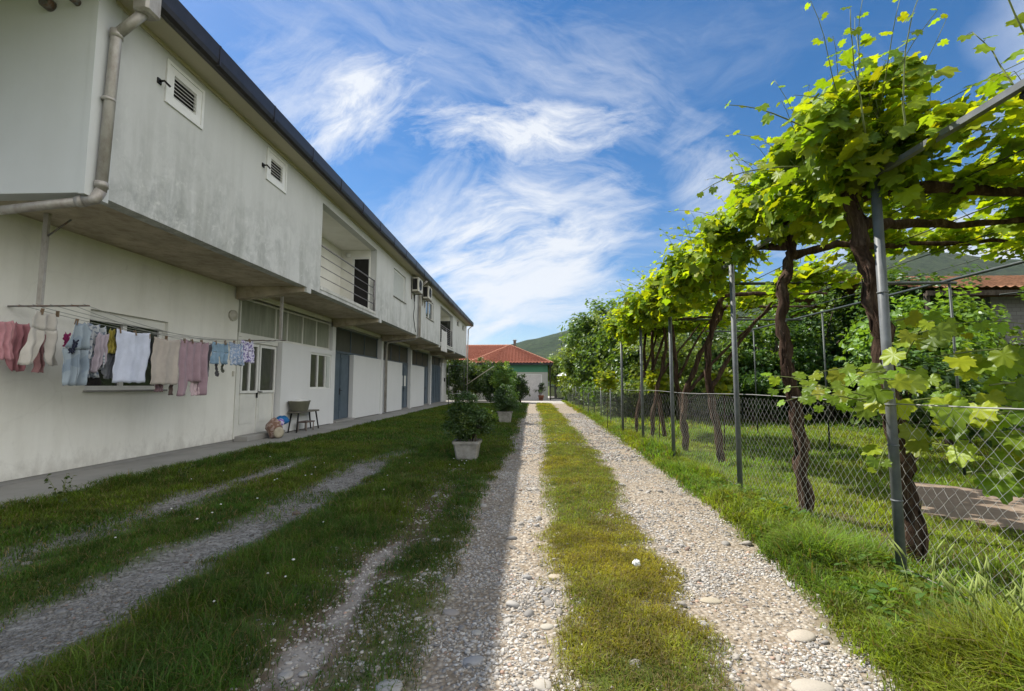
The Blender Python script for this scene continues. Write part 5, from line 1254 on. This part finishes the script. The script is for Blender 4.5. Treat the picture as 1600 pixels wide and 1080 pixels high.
# ------------------------------------------------------------------ pebbles
def ico():
    t = (1 + 5 ** .5) / 2
    v = np.array([(-1, t, 0), (1, t, 0), (-1, -t, 0), (1, -t, 0), (0, -1, t), (0, 1, t), (0, -1, -t), (0, 1, -t), (t, 0, -1), (t, 0, 1), (-t, 0, -1), (-t, 0, 1)], float)
    v /= np.linalg.norm(v, axis=1)[:, None]
    f = np.array([(0, 11, 5), (0, 5, 1), (0, 1, 7), (0, 7, 10), (0, 10, 11), (1, 5, 9), (5, 11, 4), (11, 10, 2), (10, 7, 6), (7, 1, 8), (3, 9, 4), (3, 4, 2), (3, 2, 6), (3, 6, 8), (3, 8, 9), (4, 9, 5), (2, 4, 11), (6, 2, 10), (8, 6, 7), (9, 8, 1)])
    return v, f
def ico2():
    v, f = ico(); vl = [tuple(a) for a in v]; mid = {}; nf = []
    def g(a, b):
        k = (min(a, b), max(a, b))
        if k not in mid:
            p = (v[a] + v[b]) / 2; p /= np.linalg.norm(p); mid[k] = len(vl); vl.append(tuple(p))
        return mid[k]
    for a, b, c in f:
        x, y, z = g(a, b), g(b, c), g(c, a); nf += [(a, x, z), (b, y, x), (c, z, y), (x, y, z)]
    return np.array(vl), np.array(nf)
def stones(name, n, yr, smin, smax, tmpl, xr=(-5, 2.9), pw=1.0, power=2.2, thr=0):
    y = yr[0] + (yr[1] - yr[0]) * rng.random(n) ** pw
    x = rng.uniform(xr[0], xr[1], n)
    g, s, c = masks(x, y)
    keep = rng.random(n) < np.clip(g * (.18 + .85 * sstep(.36, .62, fbm(x, y, 2.3))) + s * .2 + .012 + c * .25 * (y < 6), 0, 1)
    x, y = x[keep], y[keep]; n = len(x)
    r = smin + (smax - smin) * rng.random(n) ** power
    tv, tf = tmpl
    ang = rng.uniform(0, 2 * PI, n); N = np.stack([rng.normal(0, .22, n), rng.normal(0, .22, n), np.ones(n)], -1); T = np.stack([np.cos(ang), np.sin(ang), np.zeros(n)], -1)
    S = np.stack([r * rng.uniform(.7, 1.0, n), r * rng.uniform(.8, 1.4, n), r * rng.uniform(.3, .62, n)], -1)
    z = gz(x, y) + S[:, 2] * rng.uniform(-.1, .45, n)
    V, F = bake(tv, tf, np.stack([x, y, z], -1), frames2(N, T), S)
    k = len(tv); V += rng.normal(0, .05, (len(V), 3)) * np.repeat(r, k)[:, None]
    b = np.where(r[:, None] > .02, .8, 1) * rng.uniform(.20, .60, (n, 1)) * (.72 + .5 * fbm(x, y + 30, 2.0)[:, None]); h = rng.random((n, 1)); col = b * (np.array([[1, .90, .76]]) * (1 - h) + np.array([[.97, .95, .92]]) * h)
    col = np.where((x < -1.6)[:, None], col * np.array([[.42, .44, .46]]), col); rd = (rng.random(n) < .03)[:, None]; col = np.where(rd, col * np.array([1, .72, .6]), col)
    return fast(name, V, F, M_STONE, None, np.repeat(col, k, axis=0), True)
I1, I2 = ico(), ico2()
o = stones('gravel', 90000, (1.7, 4.2), .004, .015, I1, (-3.6, 2.4), .9, power=2.6); tag(o, kind='stuff')
o = stones('gravel', 70000, (4.2, 9.0), .006, .017, I1, (-5, 2.9), 1.0); tag(o, kind='stuff')
o = stones('gravel', 30000, (9.0, 24), .015, .036, I1, (-1, 2.9), 1.1); tag(o, kind='stuff')
o = stones('gravel_cobbles', 1100, (1.9, 7.0), .018, .046, I2, (-4.5, 2.5), .8, 3.2); tag(o, kind='stuff')
# single large stones that read one by one near the camera
def cobble(px, py, r, lab, asp=1.4, tint=(.40, .37, .31)):
    p = onZ(px, py); tv, tf = I2
    a = random.uniform(-.5, .5)
    r *= .85; V = tv * np.array([r * asp, r, r * .34]); V += rng.normal(0, r * .035, V.shape)
    ca, sa = math.cos(a), math.sin(a); V = np.stack([V[:, 0] * ca - V[:, 1] * sa + p[0], V[:, 0] * sa + V[:, 1] * ca + p[1], V[:, 2] + gz(p[0], p[1]) + r * .03], -1)
    o = fast('flat_stone', V, tf, M_STONE, None, np.repeat(np.array([tint]), len(tv), axis=0), True)
    o.modifiers.new('s', 'SUBSURF').render_levels = 1
    tag(o, lab, 'stone', 'large single stones in the track')
cobble(740, 1021, .052, 'large flat grey stone on the shadow edge at the bottom of the track', 1.5, (.30, .30, .30))
cobble(608, 1070, .075, 'large rounded grey stone at the bottom edge left of the track', 1.1, (.36, .35, .33))
cobble(855, 970, .042, 'pale oval stone in the sunny left wheel track beside the grass strip', 1.3)
cobble(868, 895, .055, 'flat beige stone at the left edge of the middle grass strip', 1.3, (.42, .36, .27))
cobble(705, 948, .05, 'flat grey stone in the shaded part of the left wheel track', 1.5, (.30, .27, .24))
cobble(1252, 985, .075, 'large flat pale stone in the right wheel track', 1.5, (.42, .37, .30))
cobble(1270, 1066, .085, 'largest flat stone at the bottom of the right wheel track', 1.5, (.40, .36, .30))
cobble(1110, 930, .055, 'flat beige stone half sunk between grass strip and right wheel track', 1.6, (.40, .35, .26))
cobble(848, 1060, .055, 'rounded pale stone at the bottom of the sunny left wheel track', 1.1, (.40, .37, .32))
cobble(745, 1008 - 30, .035, 'small rounded stone at the shadow edge', 1.2, (.40, .38, .34))
# white crumpled paper on the grass strip
k = MB(); p = onZ(995, 887); blob(k, (p[0], p[1], .03), (.032, .026, .03), 9, 9, 6); k.v = [(a + random.uniform(-.006, .006), b + random.uniform(-.006, .006), c + random.uniform(-.006, .006)) for a, b, c in k.v]
tag(k.build('crumpled_paper', simple('paper', (.8, .8, .78)), smooth=False), 'crumpled white paper lying on the middle grass strip', 'litter')

# ------------------------------------------------------------------ grass
def grass(name, x, y, h, wd, lean, base, kind='stuff', label=None, cat=None, z=None, dry=.15, yel=None):
    n = len(x); hv = fbm(x + 40, y, 5.0); h = h * (.55 + 1.0 * hv); 
    ang = rng.uniform(0, 2 * PI, n); d = np.stack([np.cos(ang), np.sin(ang)], -1); a2 = ang + rng.normal(PI / 2, .5, n); wv = np.stack([np.cos(a2), np.sin(a2)], -1)
    z = (gz(x, y) if z is None else z)
    L = lean * (.4 + rng.random(n))
    B = np.stack([x, y, z - .004], -1)
    W = np.concatenate([wv * wd[:, None] / 2, np.zeros((n, 1))], -1)
    M1 = B + np.stack([d[:, 0] * h * L * .35, d[:, 1] * h * L * .35, h * .55], -1)
    Tp = B + np.stack([d[:, 0] * h * L, d[:, 1] * h * L, h * np.clip(1.05 - L * .45, .3, 1)], -1)
    V = np.stack([B - W, B + W, M1 + W * .8, M1 - W * .8, Tp], 1).reshape(-1, 3)
    i = np.arange(n) * 5
    F = np.concatenate([np.stack([i, i + 1, i + 2], -1), np.stack([i, i + 2, i + 3], -1), np.stack([i + 3, i + 2, i + 4], -1)])
    c = np.array(base)[None] * (1 + rng.uniform(-.4, .4, (n, 1))) * (.6 + .8 * vnoise(x, y, 6.)[:, None])
    if yel is not None: c = c * (1 - yel[:, None]) + c * np.array([[1.75, 1.25, .9]]) * yel[:, None]
    dr = (rng.random(n) < dry)[:, None]; c = np.where(dr, np.array([[.20, .155, .07]]) * (1 + rng.uniform(-.3, .3, (n, 1))), c)
    o = fast(name, V, F, M_GRASS, None, np.repeat(c, 5, axis=0)); tag(o, label, cat, None, kind); return o
def scatter(n, x0, x1, y0, y1, pw=1.0):
    y = y0 + (y1 - y0) * rng.random(n) ** pw; x = rng.uniform(x0, x1, n); return x, y
def keepmask(x, y, lo=0.0):
    g, s, c = masks(x, y)
    p = np.clip(1 - g * 1.04 - s * .6 - c * .9, lo, 1) * np.clip(2.3 * fbm(x + 3, y, 2.6) - .28, .08, 1)
    return rng.random(len(x)) < p
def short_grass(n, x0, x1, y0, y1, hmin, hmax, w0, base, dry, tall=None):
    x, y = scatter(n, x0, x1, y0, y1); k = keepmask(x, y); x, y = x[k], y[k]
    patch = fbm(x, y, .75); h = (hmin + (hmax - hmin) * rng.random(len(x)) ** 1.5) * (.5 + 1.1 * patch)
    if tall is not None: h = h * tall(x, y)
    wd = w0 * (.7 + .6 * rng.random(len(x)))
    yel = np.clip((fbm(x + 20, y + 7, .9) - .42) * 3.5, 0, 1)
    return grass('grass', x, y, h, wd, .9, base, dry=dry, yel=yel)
tall_l = lambda x, y: 1 + 1.6 * band(x, -2.35, -1.45, .15) * (y > 2) * sstep(.35, .6, fbm(x, y, .6)) + .8 * band(x, -5.95, -5.5, .1)
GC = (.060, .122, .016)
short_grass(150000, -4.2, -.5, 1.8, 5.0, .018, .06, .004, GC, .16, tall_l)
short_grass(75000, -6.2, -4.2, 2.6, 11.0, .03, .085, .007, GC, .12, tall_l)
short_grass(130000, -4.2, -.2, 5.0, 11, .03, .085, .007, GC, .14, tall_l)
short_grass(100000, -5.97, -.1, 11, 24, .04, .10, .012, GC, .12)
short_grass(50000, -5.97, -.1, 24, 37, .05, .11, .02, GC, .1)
short_grass(12000, -.75, 0, 1.8, 9, .02, .05, .006, (.10, .14, .02), .35)
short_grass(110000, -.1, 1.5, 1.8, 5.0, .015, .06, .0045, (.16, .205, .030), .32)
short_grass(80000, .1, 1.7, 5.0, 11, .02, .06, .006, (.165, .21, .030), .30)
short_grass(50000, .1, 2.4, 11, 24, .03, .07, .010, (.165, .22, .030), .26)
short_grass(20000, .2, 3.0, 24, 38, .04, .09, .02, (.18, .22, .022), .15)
# verge: tall grass between the track and the fence
def verge(n, y0, y1, hmax, w0, wide=0):
    x, y = scatter(n, 1.15, 3.05 + wide, y0, y1); e = cur(y, [1.62, 1.78, 2.0, 2.2, 2.4, 2.7, 2.9]) + (fbm(x, y, .9) - .5) * .35
    d = x - e + .22; g0, s0, c0 = masks(x, y); k = (d > -.25) & (g0 < .95 * rng.random(n) ** .8) & (rng.random(n) < np.clip(d * 4 + .22, 0, 1)); x, y, d = x[k], y[k], d[k]
    h = hmax * np.clip(.10 + d * 1.6, .08, 1) * (.35 + .75 * rng.random(len(x))) * (.45 + 1.1 * fbm(x, y, 1.1))
    h *= np.where(x > 2.85, .40, 1) * np.where((x > 2.38) & (y > 2.9) & (y < 9), .50, 1) * np.where((x > 2.0) & (y > 2.5) & (y < 3.75), .55, 1) * np.where((x > 2.0) & (y < 2.5), 1.15, 1)
    yel = np.clip((fbm(x + 20, y + 7, 1.3) - .4) * 3, 0, 1)
    grass('tall_grass', x, y, h, w0 * (.7 + .8 * rng.random(len(x))), .75, (.135, .225, .032), dry=.13, yel=yel)
verge(70000, 1.6, 4.2, .40, .006); verge(60000, 4.2, 9, .34, .009, .1); verge(40000, 9, 20, .30, .014, .2); verge(22000, 20, 44, .32, .028, .3)
# broad weed leaves in the verge
x, y = scatter(3600, 1.75, 2.8, 1.9, 7); e = cur(y, [1.62, 1.78, 2.0, 2.2, 2.4, 2.7, 2.9]); k = (x > e + .08) & (fbm(x, y, 1.6) > .47); x, y = x[k], y[k]; n = len(x)
P = np.stack([x, y, .02 + .13 * rng.random(n)], -1)
o = leaves('weed_leaves', P, unit(n) * .5 + np.array([0, 0, .9]), unit(n), .035 + .04 * rng.random(n), 'oval', M_GRASS, None, (.085, .16, .03), .3, .2); tag(o, kind='stuff')
# seed heads (wild barley) along the near fence
x, y = scatter(110, 1.95, 2.6, 1.7, 2.7); n = len(x); hh = .30 + .22 * rng.random(n)
Vs = []; k = MB(); cols_ = []
for a, b, h in zip(x, y, hh):
    dx, dy = random.uniform(-.08, .08), random.uniform(-.08, .08)
    k.tube([(a, b, 0), (a + dx * .4, b + dy * .4, h * .6), (a + dx, b + dy, h)], .0013, 4)
    k.tube([(a + dx, b + dy, h), (a + dx * 1.3, b + dy * 1.3, h + .035), (a + dx * 1.8, b + dy * 1.8, h + .08)], [.003, .0065, .0015], 5)
o = k.build('barley_grass', simple('barley green', (.22, .27, .07), .7, .2, 0, .3)); tag(o, kind='stuff')
# garden lawn behind the fence
def lawn(n, x0, x1, y0, y1, h0, w0):
    x, y = scatter(n, x0, x1, y0, y1); k = ~in_poly(x, y, PATH) & (rng.random(n) < np.clip(1.5 * fbm(x, y, 1.4) + .1, .15, 1)); x, y = x[k], y[k]
    k = (x < 1.15 * y + 3.2); x, y = x[k], y[k]
    yel = np.clip((fbm(x + 4, y + 9, .6) - .42) * 3, 0, 1)
    bare = fbm(x + 30, y, .9); h = h0 * (.4 + .8 * rng.random(len(x))) * np.clip(bare * 2, .4, 1.3)
    grass('lawn', x, y, h, w0 * (.7 + .6 * rng.random(len(x))), .8, (.16, .26, .032), dry=.12, yel=yel * .7, z=np.zeros(len(x)))
lawn(110000, 2.85, 9.5, 2.2, 8, .085, .008); lawn(70000, 3.0, 16, 8, 15, .11, .015); lawn(40000, 3.2, 22, 15, 26, .14, .03)
# little white clover and daisy flowers on the shaded grass
x, y = scatter(75, -5, -.9, 2.2, 9); g, s, c = masks(x, y); kk = (g < .3) & (s < .3); x, y = x[kk], y[kk]; n = len(x)
tv, tf = I1; V, F = bake(tv, tf, np.stack([x, y, .05 + .05 * rng.random(n)], -1), frames(unit(n) * .2 + np.array([0, 0, 1.])), np.stack([.008 + .006 * rng.random(n)] * 2 + [.006 * np.ones(n)], -1))
o = fast('white_clover', V, F, simple('petals', (.62, .62, .58)), None, None, True); tag(o, kind='stuff')
# weed growing at the edge of the concrete walk
for px, py, s, lab in [(97, 792, .42, 'thin tall weed growing from the crack of the concrete walk at left'), (285, 748, .2, 'small weed stalk at the edge of the concrete walk')]:
    p = onZ(px, py, .03); t = thing('tall_weed', lab, 'weed', tuple(p)); k = MB(); LP = []
    for q in range(4):
        e = p + np.array([random.uniform(-.14, .14), random.uniform(-.14, .14), s * random.uniform(.6, 1)]); mid = (p + e) / 2 + np.array([0, 0, .03]); k.tube([p, mid, e], [.004, .003, .0015], 5)
        for u in np.linspace(.25, 1, 9): LP.append(p + (e - p) * u)
    k.build('stem', M_SHOOT, t); LP = np.array(LP); n = len(LP)
    leaves('foliage', LP, unit(n) + np.array([0, 0, .8]), unit(n), .03 + .04 * rng.random(n), 'oval', M_GRASS, t, (.06, .09, .03))

# ------------------------------------------------------------------ haze
hm = bpy.data.materials.new('haze air'); hm.use_nodes = True; hm.node_tree.nodes.clear()
hv = hm.node_tree.nodes.new('ShaderNodeVolumePrincipled'); ho = hm.node_tree.nodes.new('ShaderNodeOutputMaterial')
hv.inputs['Color'].default_value = (.82, .88, 1, 1); hv.inputs['Density'].default_value = .00006; hv.inputs['Anisotropy'].default_value = .3
hm.node_tree.links.new(hv.outputs[0], ho.inputs['Volume'])
mb = MB(); mb.box(-3600, 3600, -3600, 3600, -60, 560); o = mb.build('haze', hm); tag(o, kind='stuff')
